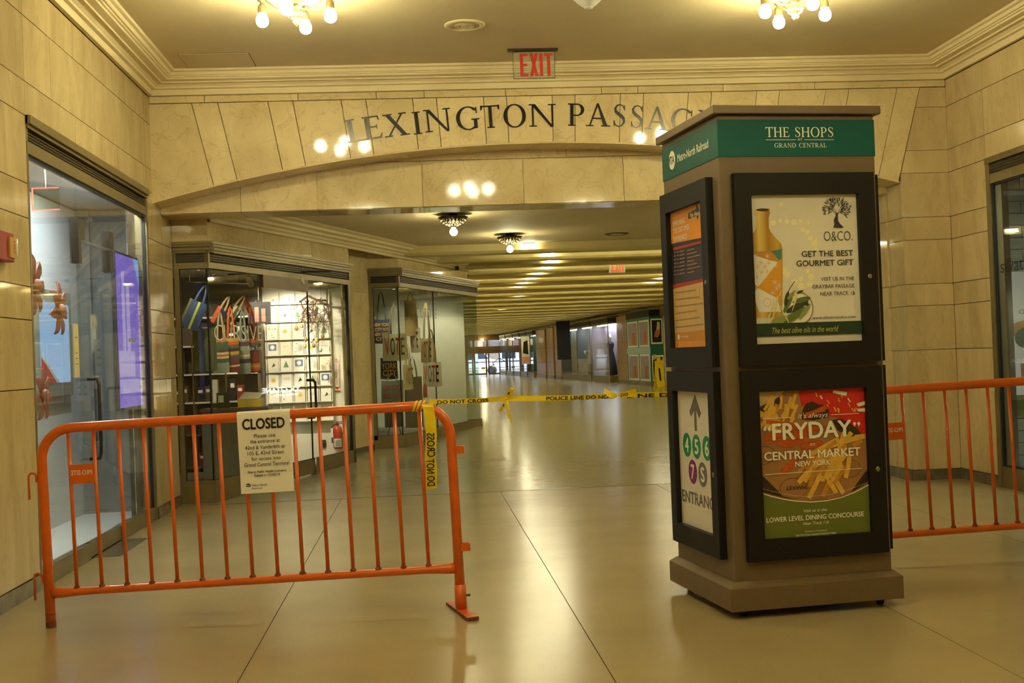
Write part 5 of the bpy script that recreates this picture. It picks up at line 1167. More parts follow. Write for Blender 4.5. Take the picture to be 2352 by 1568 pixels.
# fire extinguisher and its sign on the same end wall
o = thing('fire_extinguisher', 'red fire extinguisher hanging on the white end wall below its sign', 'fire extinguisher', (-1.075, 15.59, 0.26))
MB('red').lathe([(0.045, 0), (0.056, 0.01), (0.058, 0.03), (0.058, 0.24), (0.05, 0.275), (0.03, 0.295), (0.018, 0.30)], 20).build('cylinder', o, True)
MB('black').lathe([(0.018, 0.298), (0.02, 0.315), (0.016, 0.33)], 12).box(-0.02, 0.075, -0.008, 0.008, 0.335, 0.347).box(-0.01, 0.065, -0.008, 0.008, 0.315, 0.325).build('valve_lever', o); MB('black').tube([(0, -0.01, 0.318), (-0.04, -0.02, 0.315), (-0.07, -0.02, 0.28), (-0.075, -0.015, 0.20), (-0.068, -0.01, 0.08)], 0.009, 8).build('hose', o, True)
b = MB('paper'); 
for i in range(6):
    a0, a1 = -PI / 2 - 0.9 + 0.3 * i, -PI / 2 - 0.6 + 0.3 * i; b.add([(0.0588 * math.cos(a0), 0.0588 * math.sin(a0), 0.03), (0.0588 * math.cos(a1), 0.0588 * math.sin(a1), 0.03), (0.0588 * math.cos(a1), 0.0588 * math.sin(a1), 0.135), (0.0588 * math.cos(a0), 0.0588 * math.sin(a0), 0.135)], [(0, 1, 2, 3)])
b.mat('p_grey')
for i in range(4): b.box(-0.03, 0.03, -0.0602, -0.0598, 0.045 + 0.02 * i, 0.052 + 0.02 * i)
b.build('label_sheet', o); MB('darkmetal').box(-0.06, 0.06, 0.0, 0.075, 0.19, 0.20).build('bracket', o)
MB('paper').box(-0.085, -0.055, -0.045, -0.043, 0.15, 0.27).build('inspection_tag', o)
b = MB('paper').box(-0.04, 0.04, -0.004, 0, 0, 0.44); pr = Print(b, (-0.04, -0.004, 0), (1, 0, 0), (0, 0, 1))
pr.text('FIRE', 0.012, 0.375, 0.056, 0.034, 'red', 1, bold=0.02); pr.poly([(0.02, 0.425), (0.06, 0.425), (0.04, 0.412)], 'red')
for i, ch in enumerate('EXTINGUISHER'): pr.text(ch, 0.036 if ch == 'I' else 0.031, 0.345 - i * 0.0225, 0.008 if ch == 'I' else 0.018, 0.017, 'red', 1)
for x in (0.006, 0.068): pr.rect(x, 0.07, x + 0.006, 0.365, 'red')
pr.poly([(0.006, 0.07), (0.074, 0.07), (0.04, 0.03)], 'red'); pr.rect(0.004, 0.004, 0.076, 0.024, 'red')
ob = b.build('extinguisher_sign'); ob.location = (-1.065, 15.676, 0.975); tag(ob, 'tall white and red FIRE EXTINGUISHER sign on the white end wall', 'sign')
o = tag(MB('bronze').box(-1.29, -1.235, 15.66, 15.678, 0.28, 0.38).mat('black').box(-1.285, -1.24, 15.655, 15.66, 0.29, 0.34).build('wall_socket'), 'small dark wall outlet beside the fire extinguisher', 'outlet')
# hanging branch with ornaments
M('twig', rgb(92, 64, 38), 0.7, var=0.2, vscale=30)
br = thing('hanging_branch', 'knotted bare branch hung by the door of the first passage shop', 'branch', (-1.30, 15.28, 2.16))
MB('twig').tube([(-0.17, 0, -0.04), (-0.06, 0.01, 0.035), (0.05, 0, -0.02), (0.16, 0.0, -0.03)], [0.012, 0.016, 0.014, 0.010], 7).build('main_stem', br, True)
MB('darkmetal').tube([(-0.06, 0, 0.03), (-0.06, 0, 0.34)], 0.002, 5).tube([(0.1, 0, -0.02), (0.1, 0, 0.34)], 0.002, 5).build('hanger', br)
random.seed(33); tw = MB('twig'); ends = []
def grow(p, d, r, n):
    pts = [p]; 
    for i in range(4):
        d = (d + Vector((random.uniform(-.9, .9), random.uniform(-.4, .4), random.uniform(-.85, .40)))).normalized(); p = p + d * random.uniform(0.035, 0.07)
        p.x = max(-0.24, min(0.2, p.x)); p.z = max(-0.5, p.z); p.y = max(-0.12, min(0.1, p.y)); pts.append(p.copy())
    tw.tube(pts, [r, r * .8, r * .6, r * .45, r * .3], 5)
    ends.append(pts[-1])
    if n > 0:
        for i in (1, 2, 3): grow(pts[i].copy(), d.copy(), r * .65, n - 1)
for i in range(7): grow(Vector((-0.15 + 0.05 * i, 0, -0.02)), Vector((random.uniform(-.5, .5), 0, -1)), 0.009, 2)
t_ = tw.build('twigs', br, True); t_['kind'] = 'stuff'
M('egg0', rgb(150, 124, 80), 0.3); M('egg1', rgb(170, 186, 170), 0.3); M('egg2', rgb(196, 168, 110), 0.25)
EG = [(-0.21, 1.80, 0), (-0.15, 1.83, 2), (-0.10, 1.66, 0), (-0.03, 1.64, 1), (0.03, 1.64, 2), (0.11, 1.69, 0), (-0.11, 1.58, 2), (0.0, 1.58, 0), (0.08, 1.52, 1)]
for i, (x, z, m) in enumerate(EG):
    o = thing('hanging_ornament', 'small egg shaped ornament hanging below the branch, %s from the left' % ORD[sorted([e[0] for e in EG]).index(x)], 'ornament', (-1.30 + x, 15.24 - 0.01 * i, z), 0, 'egg ornaments on the branch')
    MB('egg%d' % m).lathe([(0.002, -0.032), (0.016, -0.027), (0.023, -0.01), (0.02, 0.01), (0.011, 0.027), (0.002, 0.033)], 12).build('egg', o, True); MB('darkmetal').tube([(0, 0, 0.03), (0, 0.01, 0.09)], 0.0012, 4).build('thread', o)

# bags
def tote(label, x, y, zt, w, h, bands, rz=0.0, strap=0.22, smat='straw', texts=(), name='tote_bag', group=None, lean=0.0, vert=False, thick=0.025):
    o = thing(name, label, 'bag', (x, y, zt), rz, group); o.rotation_euler = (0, lean, rz)
    nu, nv = 8, max(8, len(bands) * 2); b = MB(bands[0][0])
    tot = sum(q[1] for q in bands); cum = []; s_ = 0
    for m_, q in bands: s_ += q / tot; cum.append((s_, m_))
    def bm(t):
        for c_, m_ in cum:
            if t <= c_ + 1e-6: return m_
        return bands[-1][0]
    for sd in (-1, 1):
        for j in range(nv):
            for i in range(nu):
                q = []
                for (ii, jj) in ((i, j), (i + 1, j), (i + 1, j + 1), (i, j + 1)):
                    u = ii / nu; v = jj / nv; bul = thick * math.sin(PI * u) * (0.35 + 0.65 * math.sin(PI * min(1, v * 0.9 + 0.05)))
                    q.append(((u - 0.5) * w * (1 - 0.05 * (1 - v)), sd * (bul + 0.002), -v * h - 0.008 * math.sin(PI * u)))
                b.mat(bm((i + .5) / nu if vert else (j + .5) / nv)); b.add(q if sd < 0 else q[::-1], [(0, 3, 2, 1)])
    bo = b.build('bag_body', o, True)
    for yy in (-0.012, 0.012):
        st = MB(smat); r = w * 0.22
        ribbon(st, [(-r, yy, -0.03), (-r * 0.8, yy, strap * 0.4), (-r * 0.35, yy, strap * 0.9), (0, yy, strap), (r * 0.35, yy, strap * 0.9), (r * 0.8, yy, strap * 0.4), (r, yy, -0.03)], 0.022, [(1, 0, 0.1), (1, 0, .3), (1, 0, .8), (0.3, 0, 1), (-1, 0, .8), (-1, 0, .3), (-1, 0, .1)])
        so = st.build('strap', o); sm = so.modifiers.new('thick', 'SOLIDIFY'); sm.thickness = 0.003
    if texts:
        t = MB('ink')
        for body, m_, u0, u1, v, hh in texts:
            t.mat(m_)
            flat_text(t, body, (u1 - u0) * w, hh, ((u0 - 0.5) * w, -thick - 0.004, -v * h), (1, 0, 0), (0, 0, 1), (0, -1, 0), 0.0, bold=0.01)
        t.build('print', o)
    return o
M('straw', rgb(170, 146, 100), 0.8, var=0.1, vscale=40); M('f_blue', rgb(40, 62, 92), 0.8); M('f_lime', rgb(160, 166, 60), 0.8); M('f_or', rgb(208, 92, 36), 0.8); M('f_navy', rgb(34, 38, 62), 0.8); M('f_grey', rgb(140, 150, 136), 0.8); M('f_cream', rgb(214, 200, 160), 0.8); M('f_mar', rgb(122, 32, 30), 0.8); M('f_green', rgb(70, 92, 66), 0.8); M('f_gold', rgb(196, 154, 60), 0.8); M('f_purple', rgb(86, 56, 76), 0.8); M('canvas', rgb(218, 208, 172), 0.8, var=0.04, vscale=60); M('f_black', rgb(24, 22, 24), 0.8); M('f_olive', rgb(92, 92, 58), 0.8)
G1 = 'striped bags hanging in the first passage shop'
def S_(*a): return [(m_, q) for m_, q in a]
tote('blue bag with yellow stripes tilted at the left corner glass', -2.28, 12.95, 2.05, 0.20, 0.30, S_(('f_olive', 1), ('f_blue', 2), ('f_lime', 1.2), ('f_blue', 2)), 0.1, 0.18, 'f_blue', group=G1, lean=0.42, vert=True)
tote('tall olive and blue striped bag at the left corner glass', -2.27, 13.15, 1.78, 0.24, 0.46, S_(('f_olive', 2), ('f_blue', 1), ('f_olive', 2), ('f_green', 1)), 0.1, 0.2, 'f_navy', group=G1, vert=True, thick=0.05)
tote('green and orange banded bag, leftmost below the white lettering', -2.20, 13.75, 1.66, 0.17, 0.37, S_(('f_or', .6), ('f_green', 1.6), ('f_purple', .5), ('f_cream', .3), ('f_or', .5), ('f_cream', .3), ('f_green', 1), ('f_grey', 2)), 0.05, 0.3, 'straw', group=G1)
tote('gold and maroon banded bag, second below the white lettering', -2.10, 13.85, 1.68, 0.17, 0.38, S_(('f_gold', .7), ('f_or', .4), ('f_olive', .6), ('f_navy', .7), ('f_gold', .5), ('f_green', .6), ('f_purple', .7), ('f_mar', .8), ('f_cream', .2), ('f_mar', .9)), 0.0, 0.36, 'f_or', group=G1)
tote('grey bag with a dark blue band, third below the white lettering', -1.99, 14.0, 1.66, 0.15, 0.39, S_(('f_grey', .4), ('f_purple', .5), ('f_grey', 1.6), ('f_cream', .2), ('f_grey', .3), ('f_navy', .8), ('f_cream', .2), ('f_grey', 1.6)), 0.0, 0.34, 'f_grey', group=G1)
tote('maroon bag with yellow lines, rightmost below the white lettering', -1.90, 14.1, 1.67, 0.15, 0.39, S_(('f_or', .5), ('f_green', .8), ('f_navy', .9), ('f_mar', 1.7), ('f_gold', .2), ('f_or', .3), ('f_gold', .2), ('f_or', .7), ('f_mar', .3)), -0.05, 0.3, 'f_mar', group=G1)
tote('orange and navy bag hung high and tilted above the lettering', -2.18, 13.9, 2.02, 0.13, 0.2, S_(('f_or', 1), ('f_navy', 1.4)), 0.0, 0.14, 'straw', group=G1, lean=0.5, vert=True)
tote('grey and white striped bag hung high and tilted above the lettering', -2.04, 14.05, 2.04, 0.14, 0.22, S_(('f_grey', 1), ('f_cream', .5), ('f_green', 1), ('f_cream', .3), ('f_navy', .5)), 0.0, 0.14, 'straw', group=G1, lean=0.6, vert=True)
tote('small orange pouch hanging near the dark picture', -1.95, 14.2, 2.05, 0.06, 0.09, S_(('f_or', 1),), 0.0, 0.1, 'f_or', group=G1, lean=-0.3)
o = thing('bag_rail', 'steel rail carrying the striped bags near the shop ceiling', 'rail', (0, 0, 0)); MB('steel').tube([(-2.6, 13.55, 2.30), (-1.92, 14.15, 2.30)], 0.008, 8).build('rail', o, True)
for t in (0.15, 0.85): MB('steel').tube([(-2.6 + .68 * t, 13.55 + .6 * t, 2.30), (-2.6 + .68 * t, 13.55 + .6 * t, 2.5)], 0.004, 6).build('hanger', o)
# bookcase with goods
bk = thing('dark_bookcase', 'dark wooden bookcase at the rear left of the first passage shop', 'bookcase', (-2.62, 15.4, 0.06))
MB('wood').box(-0.62, 0.62, 0.22, 0.25, 0, 2.1).build('back_board', bk)
for x in (-0.62, -0.2, 0.2, 0.6): MB('wood').box(x, x + 0.02, -0.05, 0.22, 0, 2.1).build('upright', bk)
for z in (0.05, 0.45, 0.85, 1.2, 1.55, 1.9): MB('shelfwhite' if z > 0.8 else 'wood').box(-0.62, 0.62, -0.05, 0.22, z, z + 0.02).build('shelf', bk)
random.seed(8); nb = 0
cols = ['white and grey', 'dark', 'brown', 'pale']
for zi, z in enumerate((0.07, 0.47, 0.87, 1.22, 1.57)):
    for xi, x in enumerate((-0.6, -0.18, 0.22)):
        n_ = random.randint(2, 3); xx = x + 0.02
        for q in range(n_):
            w_ = random.uniform(0.06, 0.12); h_ = random.uniform(0.16, 0.28); m_ = random.choice(['darkgoods', 'darkgoods', 'f_black', 'f_mar', 'card1', 'wood'])
            b = MB(m_); b.box(0, w_, 0, 0.12, 0, h_); b.mat('card1').box(w_ * .2, w_ * .8, -0.0015, 0, h_ * .6, h_ * .8)
            ob = b.build('boxed_goods', None, bevel=0.003); ob.location = (-2.62 + xx, 15.40, 0.06 + z + 0.001); tag(ob, 'boxed item on the dark bookcase, %s shelf from the bottom, %s bay, %s in it' % (ORD[zi], ['left', 'middle', 'right'][xi], ORD[q]), 'box', 'boxed goods on the dark bookcase'); xx += w_ + 0.01
o = tag(MB('f_black').box(-2.05, -1.78, 14.9, 14.93, 1.86, 2.12).mat('f_skin0').box(-1.97, -1.92, 14.897, 14.9, 1.88, 2.06).box(-1.89, -1.84, 14.897, 14.9, 1.88, 2.04).build('dark_picture'), 'dark picture of two pale figures hanging beside the lit rack', 'picture')
MB('darkmetal').tube([(-1.92, 14.915, 2.12), (-1.92, 14.915, 2.5)], 0.003, 5).build('hanger', o)
o = thing('display_counter', 'pale display counter behind the lower shop glass and the closed notice', 'counter', (-2.05, 14.3, 0.06)); MB('cursgrey').box(-0.45, 0.28, -0.2, 0.2, 0, 0.78).build('counter_body', o); MB('wood').box(-0.47, 0.30, -0.22, 0.22, 0.78, 0.82).build('counter_top', o, bevel=0.004)
o = tag(MB('c_yel').box(-2.10, -1.83, 14.15, 14.35, 0.883, 0.98).mat('p_white').prism([(-2.09, 0.98), (-1.86, 0.98), (-1.80, 1.04), (-2.02, 1.06)], 14.16, 14.17).build('yellow_gift_box'), 'open yellow gift box on the shop counter', 'box')
o = tag(MB('darkgoods').box(-2.33, -2.19, 14.12, 14.15, 0.883, 1.06).mat('p_white').box(-2.31, -2.25, 14.117, 14.12, 0.95, 1.03).build('book'), 'small dark book standing on the shop counter', 'book')

# ---- room of the second shop
M('panelwhite', rgb(206, 208, 186), 0.45, var=0.02)
poly = [B(5.5, 0.1), B(8.6, 0.1), (0.72, 20.62), (-2.0, 20.62), (-2.0, B(5.5, 0.5)[1]), B(5.5, 0.5)]
struct(MB('cursgrey').prism(poly, 0.05, 0.24, 'z').build('floor_shop_second')); struct(MB('shelfwhite').prism(poly, 2.56, 2.60, 'z').build('ceiling_shop_second'))
struct(MB('panelwhite').box(-2.0, 0.76, 20.62, 20.68, 0.0, 2.56).box(-2.06, -2.0, 17.6, 20.68, 0.0, 2.56).box(-2.0, -0.80, 17.62, 17.68, 0.0, 2.56).build('wall_shop_second'))
spot(-0.35, 18.1, 2.56, -0.35, 18.6, 1.3, 26, (1, .9, .66), 1.6, 'white spotlight above the vote bags', 'spotlights of the second passage shop')
for i, (x, y) in enumerate(((-0.02, 19.0), (0.18, 19.4), (0.36, 19.8))): spot(x, y, 2.52, x + 0.1, 20.6, 1.2, 22, (1, .9, .66), 1.5, 'white spotlight along the second shop track, %s from the left' % ORD[i], 'spotlights of the second passage shop')
o = thing('ceiling_track', 'thin track under the ceiling of the second passage shop', 'track', (0, 0, 0)); MB('darkmetal').tube([(-0.5, 18.0, 2.49), (0.5, 20.2, 2.49)], 0.008, 6).build('rail', o); MB('darkmetal').tube([(-0.2, 18.66, 2.49), (-0.2, 18.66, 2.56)], 0.005, 6).build('hanger', o)
G2 = 'bags hanging in the second passage shop'
VT = lambda: [('V', 'red', 0.10, 0.28, 0.80, 0.25), ('O', 'ink', 0.33, 0.50, 0.80, 0.25), ('T', 'red', 0.53, 0.70, 0.80, 0.25), ('E', 'ink', 0.74, 0.88, 0.80, 0.25)]
CV = S_(('canvas', 1))
tote('cream VOTE tote bag turned square to the glass, leftmost vote bag', -0.365, 18.15, 1.755, 0.37, 0.40, CV, 0.0, 0.42, 'canvas', VT(), group=G2)
tote('cream VOTE tote bag turned aside, highest of the vote bags', -0.06, 19.0, 1.85, 0.34, 0.38, CV, math.radians(-62), 0.45, 'straw', VT(), group=G2)
tote('cream VOTE tote bag turned aside, right of the highest vote bag', 0.12, 19.25, 1.69, 0.34, 0.38, CV, math.radians(-52), 0.55, 'straw', VT(), group=G2)
tote('cream VOTE tote bag seen nearly edge on, lowest left vote bag', -0.19, 18.45, 1.29, 0.34, 0.38, CV, math.radians(66), 0.3, 'straw', VT(), group=G2)
tote('cream VOTE tote bag, lowest right vote bag', 0.18, 18.95, 1.31, 0.33, 0.38, CV, math.radians(-28), 0.5, 'straw', VT(), group=G2)
tote('navy bag with a gold pattern behind the vote bags', -0.56, 18.55, 1.985, 0.30, 0.36, S_(('f_navy', 1)), 0.0, 0.42, 'f_navy', [('NEW YORK', 'f_gold', .1, .9, .3, .05), ('CITY NYC', 'f_gold', .15, .9, .5, .05), ('NEW YORK', 'f_gold', .1, .85, .7, .05), ('CITY', 'f_gold', .2, .8, .9, .05)], group=G2)
tote('black bag lettered YORK CITY in orange', -0.47, 18.40, 1.40, 0.26, 0.32, S_(('f_black', 1)), 0.0, 0.12, 'f_black', [('YORK', 'f_gold', .08, .95, .52, .085), ('CITY', 'f_gold', .15, .92, .85, .085)], group=G2)
tote('grey bag lettered BROOKLYN in red', -0.43, 18.35, 1.06, 0.34, 0.36, S_(('f_grey', 1)), 0.0, 0.1, 'f_grey', [('BROO', 'red', .12, .95, .40, .075), ('KLYN', 'red', .12, .95, .75, .075)], group=G2)
tote('long dark apron bag hanging low behind the vote bags', -0.12, 18.75, 1.1, 0.28, 0.78, S_(('f_black', 1), ('f_navy', 2), ('f_black', 1)), 0.0, 0.3, 'f_black', group=G2)
tote('brown paper bundle hanging highest behind the vote bags', -0.12, 18.95, 2.28, 0.20, 0.55, S_(('straw', 1)), 0.2, 0.12, 'straw', group=G2, thick=0.06)
tote('red pouch dangling under the right vote bag', 0.06, 18.9, 0.93, 0.07, 0.16, S_(('red', 1)), 0.2, 0.05, 'red', group=G2)
o = thing('display_easel', 'small dark easel standing low in the second shop window', 'easel', (-0.42, 18.3, 0.24)); MB('wood').tube([(-0.1, 0, 0), (0, 0.05, 0.4)], 0.01, 6).build('leg', o); MB('wood').tube([(0.1, 0, 0), (0, 0.05, 0.4)], 0.01, 6).build('leg', o); MB('wood').tube([(0, 0.15, 0), (0, 0.05, 0.4)], 0.01, 6).build('leg', o); MB('darkgoods').box(-0.14, 0.14, 0.0, 0.015, 0.12, 0.38).build('board', o)

# ================================================================== FAR PASSAGE, RIGHT SIDE
M('mirrorstone', rgb(150, 132, 96), 0.12, var=0.1); M('pier', rgb(150, 116, 68), 0.3, var=0.08, vscale=2); M('chrome', rgb(200, 204, 210), 0.06, metal=1.0)
emis('win_cool', (0.75, 0.86, 1.0), 14.0); emis('win_lit', (0.9, 0.92, 1.0), 22.0); M('lilac', rgb(150, 140, 160), 0.5, var=0.1, vscale=1.0); M('dress', rgb(30, 28, 62), 0.6)
def rthing(name, label, cat, y, o=0.0, grp=None):
    q = RWp(y - 43.0, o); return thing(name, label, cat, (q.x, q.y, ZF), RA, grp)
# local frame of things on this wall: x away from the camera, y out into the passage
def pierR(y0, y1, out, label):
    o = rthing('stone_pier', label, 'pier', y0, 0, 'stone piers on the far right of the passage'); l = y1 - y0
    MB('pier').box(0, l, 0.0, out, 0.0, ZP - ZF - 0.3).build('shaft', o); MB('basestone').box(-0.01, l + 0.01, 0.0, out + 0.015, 0.0, 0.12).build('base', o)
    for z in (0.75, 1.5): MB('joint').box(-0.003, l + 0.003, 0, out + 0.003, z, z + 0.008).build('joint_line', o)
def bayR(y0, y1, out, label, lit=None, back='lilac'):
    """projecting glass display case: plinth, glass on two sides, dark vent band on top"""
    o = rthing('display_window', label, 'display window', y0, 0, 'display windows on the far right of the passage'); l = y1 - y0; h = 2.25
    MB('brass').box(0, l, 0.0, out, 0.0, 0.25).build('plinth', o); MB('grille').box(0.0, l, 0.0, out, h + 0.06, h + 0.22).build('vent_band', o); MB('brass').box(-0.02, l + 0.02, 0, out + 0.03, h + 0.22, h + 0.29).box(0, l, 0, out, h, h + 0.06).build('cornice_moulding', o)
    MB('glass').box(0.0, 0.01, 0.02, out - 0.012, 0.25, h).build('pane', o); MB('glass').box(0.012, l, out - 0.01, out, 0.25, h).build('pane', o)
    MB('chrome').box(-0.012, 0.02, out - 0.02, out + 0.012, 0.0, h).build('corner_post', o); MB('chrome').box(l - 0.03, l, out - 0.03, out + 0.01, 0, h).build('corner_post', o)
    MB(back).box(l - 0.05, l - 0.03, 0.02, out - 0.04, 0.25, h).box(0.03, l - 0.05, 0.0, 0.02, 0.25, h).build('backdrop', o)
    if lit: MB(lit).box(0.1, l - 0.2, out * 0.3, out * 0.6, h - 0.03, h - 0.01).build('lamp_strip', o)
    return o
# teal hoarding with posters, nearest on this side
hb = rthing('teal_poster_stand', 'teal poster stand with food pictures beyond the kiosk on the right', 'poster stand', 40.0)
M('tealfar', rgb(12, 96, 82), 0.4); M('paleblue', rgb(150, 190, 200), 0.3); M('f_skin', rgb(176, 104, 60), 0.6); M('f_ice', rgb(196, 190, 140), 0.6)
MB('tealfar').box(0, 3.4, 0.0, 0.45, 0.0, 2.30).build('box_body', hb); MB('grille').box(-0.01, 3.41, 0, 0.46, 2.30, 2.52).build('vent_band', hb); MB('basestone').box(-0.01, 3.41, 0.0, 0.46, 0, 0.12).build('base', hb)
def fposter(z0, z1, kind):
    b = MB('p_pale').box(-0.012, 0.0, 0.02, 0.41, z0, z1); pr = Print(b, (-0.013, 0.41, z0), (0, -1, 0), (0, 0, 1)); w_, h_ = 0.39, z1 - z0
    pr.rect(0.03, 0.05, w_ - 0.03, h_ - 0.05, 'f_black', 1)
    if kind == 0: pr.poly([(0.10, 0.25), (0.2, 0.2), (0.30, 0.32), (0.31, 0.5), (0.24, 0.55), (0.14, 0.42)], 'f_skin', 2); pr.poly([(0.18, 0.45), (0.31, 0.5), (0.3, 0.72), (0.22, 0.74)], 'f_ice', 3)
    else: pr.poly([(0.06, 0.2), (0.16, 0.15), (0.28, 0.45), (0.36, 0.75), (0.28, 0.7), (0.14, 0.38)], 'f_skin', 2); pr.poly([(0.12, 0.05), (0.36, 0.05), (0.36, 0.35), (0.22, 0.38)], 'f_ice', 3); pr.poly([(0.03, 0.7), (0.14, 0.74), (0.12, 0.9), (0.03, 0.88)], 'f_ice', 3)
    b.build('poster', hb)
fposter(1.38, 2.22, 0); fposter(0.14, 1.0, 1)
for (a, c, z0, z1) in ((0.1, 1.5, 1.3, 2.2), (1.7, 3.2, 1.3, 2.2), (0.1, 1.5, 0.15, 1.05), (1.7, 3.2, 0.15, 1.05)):
    b = MB('p_pale').box(a, c, 0.45, 0.462, z0, z1); b.mat('lilac').box(a + .08, c - .08, 0.462, 0.464, z0 + .06, z1 - .06).mat('f_skin').box(a + .3, c - .7, 0.464, 0.465, z0 + .1, z0 + .5); b.build('poster', hb)
MB('paleblue').box(0.0, 3.4, 0.45, 0.455, 1.06, 1.29).build('band', hb)
# yellow folding floor sign
q = RWp(-3.6, 0.95); ws_ = thing('wet_floor_sign', 'narrow yellow folding floor sign beside the kiosk in the passage', 'floor sign', (7.55, 38.3, ZF), 0.2)
for s_ in (-1, 1): b = MB('yellow'); b.X = Matrix.Translation((0, s_ * 0.14, 0)) @ Matrix.Rotation(s_ * 0.2, 4, 'X'); b.box(-0.13, 0.13, -0.01, 0.01, 0, 0.85); b.mat('ink').box(-0.03, 0.03, -0.012, -0.01, 0.2, 0.6); b.build('leaf', ws_)
MB('yellow').box(-0.06, 0.06, -0.02, 0.02, 0.82, 0.95).build('handle', ws_)
pierR(43.6, 45.6, 0.32, 'brown stone pier right of the dress window')
dw = bayR(46.1, 49.4, 0.55, 'tall glass window with dark dresses, brightest on the right', 'win_lit')
bayR(49.6, 52.6, 0.55, 'glass window with a white pedestal left of the dresses', 'win_lit', 'shopgrey')
# mannequin torso with dress, pedestal
q = RWp(46.9 - 43, 0.3); m_ = thing('dress_mannequin', 'dark blue dress on a stand in the lit window', 'mannequin', (q.x, q.y, ZF + 0.25))
MB('dress').lathe([(0.24, 0.03), (0.22, 0.4), (0.14, 0.85), (0.10, 1.0), (0.14, 1.15), (0.15, 1.25), (0.05, 1.33)], 14).build('dress', m_, True); MB('shopwhite').lathe([(0.04, 1.32), (0.04, 1.42), (0.07, 1.48), (0.06, 1.58), (0.01, 1.62)], 12).build('head_form', m_, True); MB('darkmetal').lathe([(0.15, 0), (0.15, 0.02), (0.02, 0.03)], 12).build('stand', m_)
q = RWp(50.8 - 43, 0.3); m_ = thing('display_pedestal', 'white pedestal with a shoe in the glass window', 'pedestal', (q.x, q.y, ZF + 0.25)); MB('darkgoods').lathe([(0.14, 0), (0.12, 0.45)], 12).build('base', m_); MB('shopwhite').lathe([(0.16, 0.45), (0.12, 0.6), (0.3, 0.98), (0.3, 1.02)], 14).build('bowl', m_, True)
o = tag(MB('f_skin').box(-0.06, 0.06, -0.03, 0.03, 0, 0.05).prism([(0.06, 0.0), (0.0, 0.05), (0.08, 0.22), (0.13, 0.2)], -0.03, 0.03).build('shoe'), 'tan shoe standing on the white pedestal', 'shoe'); o.location = (q.x, q.y, ZF + 1.271)
bayR(53.0, 57.0, 0.45, 'glass window with a hanging black panel in the middle distance', 'win_cool', 'shopgrey')
q = RWp(53.6 - 43, 0.62); o = tag(MB('f_black').box(-0.3, 0.3, -0.04, 0.04, 0, 1.7).build('black_banner', None, bevel=0.01), 'black panel hanging in front of the middle distance glass window', 'panel'); o.location = (q.x - 0.32, q.y, ZF + 0.92); MB('darkmetal').tube([(-0.25, 0, 1.7), (-0.25, 0, ZP - ZF - 0.92)], 0.01, 6).tube([(0.25, 0, 1.7), (0.25, 0, ZP - ZF - 0.92)], 0.01, 6).build('hanger', o)
for y0, y1, lb in ((57.4, 59.0, 'nearest of the three dark stone piers in the distance'), (59.5, 61.5, 'middle of the three dark stone piers in the distance'), (62.0, 65.0, 'farthest of the three dark stone piers in the distance')): pierR(y0, y1, 0.42, lb)
for i, (y0, y1) in enumerate(((65.6, 67.8), (68.1, 70.6), (71.0, 73.6), (74.0, 77.0), (77.4, 80.2))): bayR(y0, y1, 0.5, 'small far glass window, %s beyond the dark stone piers' % ORD[i], 'win_cool', ['f_green', 'shopgrey', 'f_mar', 'f_green', 'shopgrey'][i])
q = RWp(66.0 - 43, 0.85); o = tag(MB('p_pale').box(-0.22, 0.22, -0.02, 0.02, 0, 1.5).mat('f_black').prism([(-0.15, 0.6), (0.15, 0.5), (0.12, 1.3), (-0.1, 1.2)], -0.022, -0.02).mat('c_pink').box(-0.2, 0.2, -0.022, -0.02, 0.05, 0.4).build('hanging_poster'), 'pink and white poster hanging before the far glass windows', 'poster'); o.location = (q.x, q.y, ZF + 0.7); MB('darkmetal').tube([(0, 0, 1.5), (0, 0, ZP - ZF - 0.7)], 0.008, 6).build('hanger', o)
# cornice along this wall
cb = MB('chrome'); a = RWp(-26, 0); c = RWp(38, 0)
cb = MB('mirrorstone'); p0 = RWp(-28, 0.10); p1 = RWp(38.2, 0.10); p2 = RWp(38.2, -0.02); p3 = RWp(-28, -0.02)
cb.prism([(p0.x, p0.y), (p1.x, p1.y), (p2.x, p2.y), (p3.x, p3.y)], ZP - 0.50, ZP - 0.14, 'z'); cb.mat('chrome'); p0 = RWp(-28, 0.13); p1 = RWp(38.2, 0.13); cb.prism([(p0.x, p0.y), (p1.x, p1.y), (p2.x, p2.y), (p3.x, p3.y)], ZP - 0.16, ZP - 0.135, 'z')
struct(cb.build('trim_3'), 'polished stone band along the top of the right passage wall')
# lit shop lettering on the near right side of the passage, seen in the left glass as a reflection
o = thing('lit_shop_lettering', 'white lit shop letters low on the hidden right side of the passage', 'lettering', (8.2, 24.15, 0))
emis('lit_letter', (1.0, 1.0, 0.9), 7.0)
# ================================================================== FAR END: DOORS AND STREET
M('doorbronze', rgb(84, 62, 36), 0.35, metal=0.5, var=0.15, vscale=2)
XA_, XB_ = 0.0, 6.1
opn = [(3.20, 3.44, ZF, 1.60), (3.66, 4.34, ZF, 1.59), (4.61, 5.24, ZF, 1.57), (5.43, 5.68, ZF, 1.76), (3.28, 3.53, 2.06, 2.50), (3.64, 4.43, 2.06, 2.50), (4.56, 5.33, 2.06, 2.50), (5.43, 5.69, 2.06, 2.50), (2.2, 2.95, ZF, 1.60), (2.2, 2.95, 2.06, 2.50)]
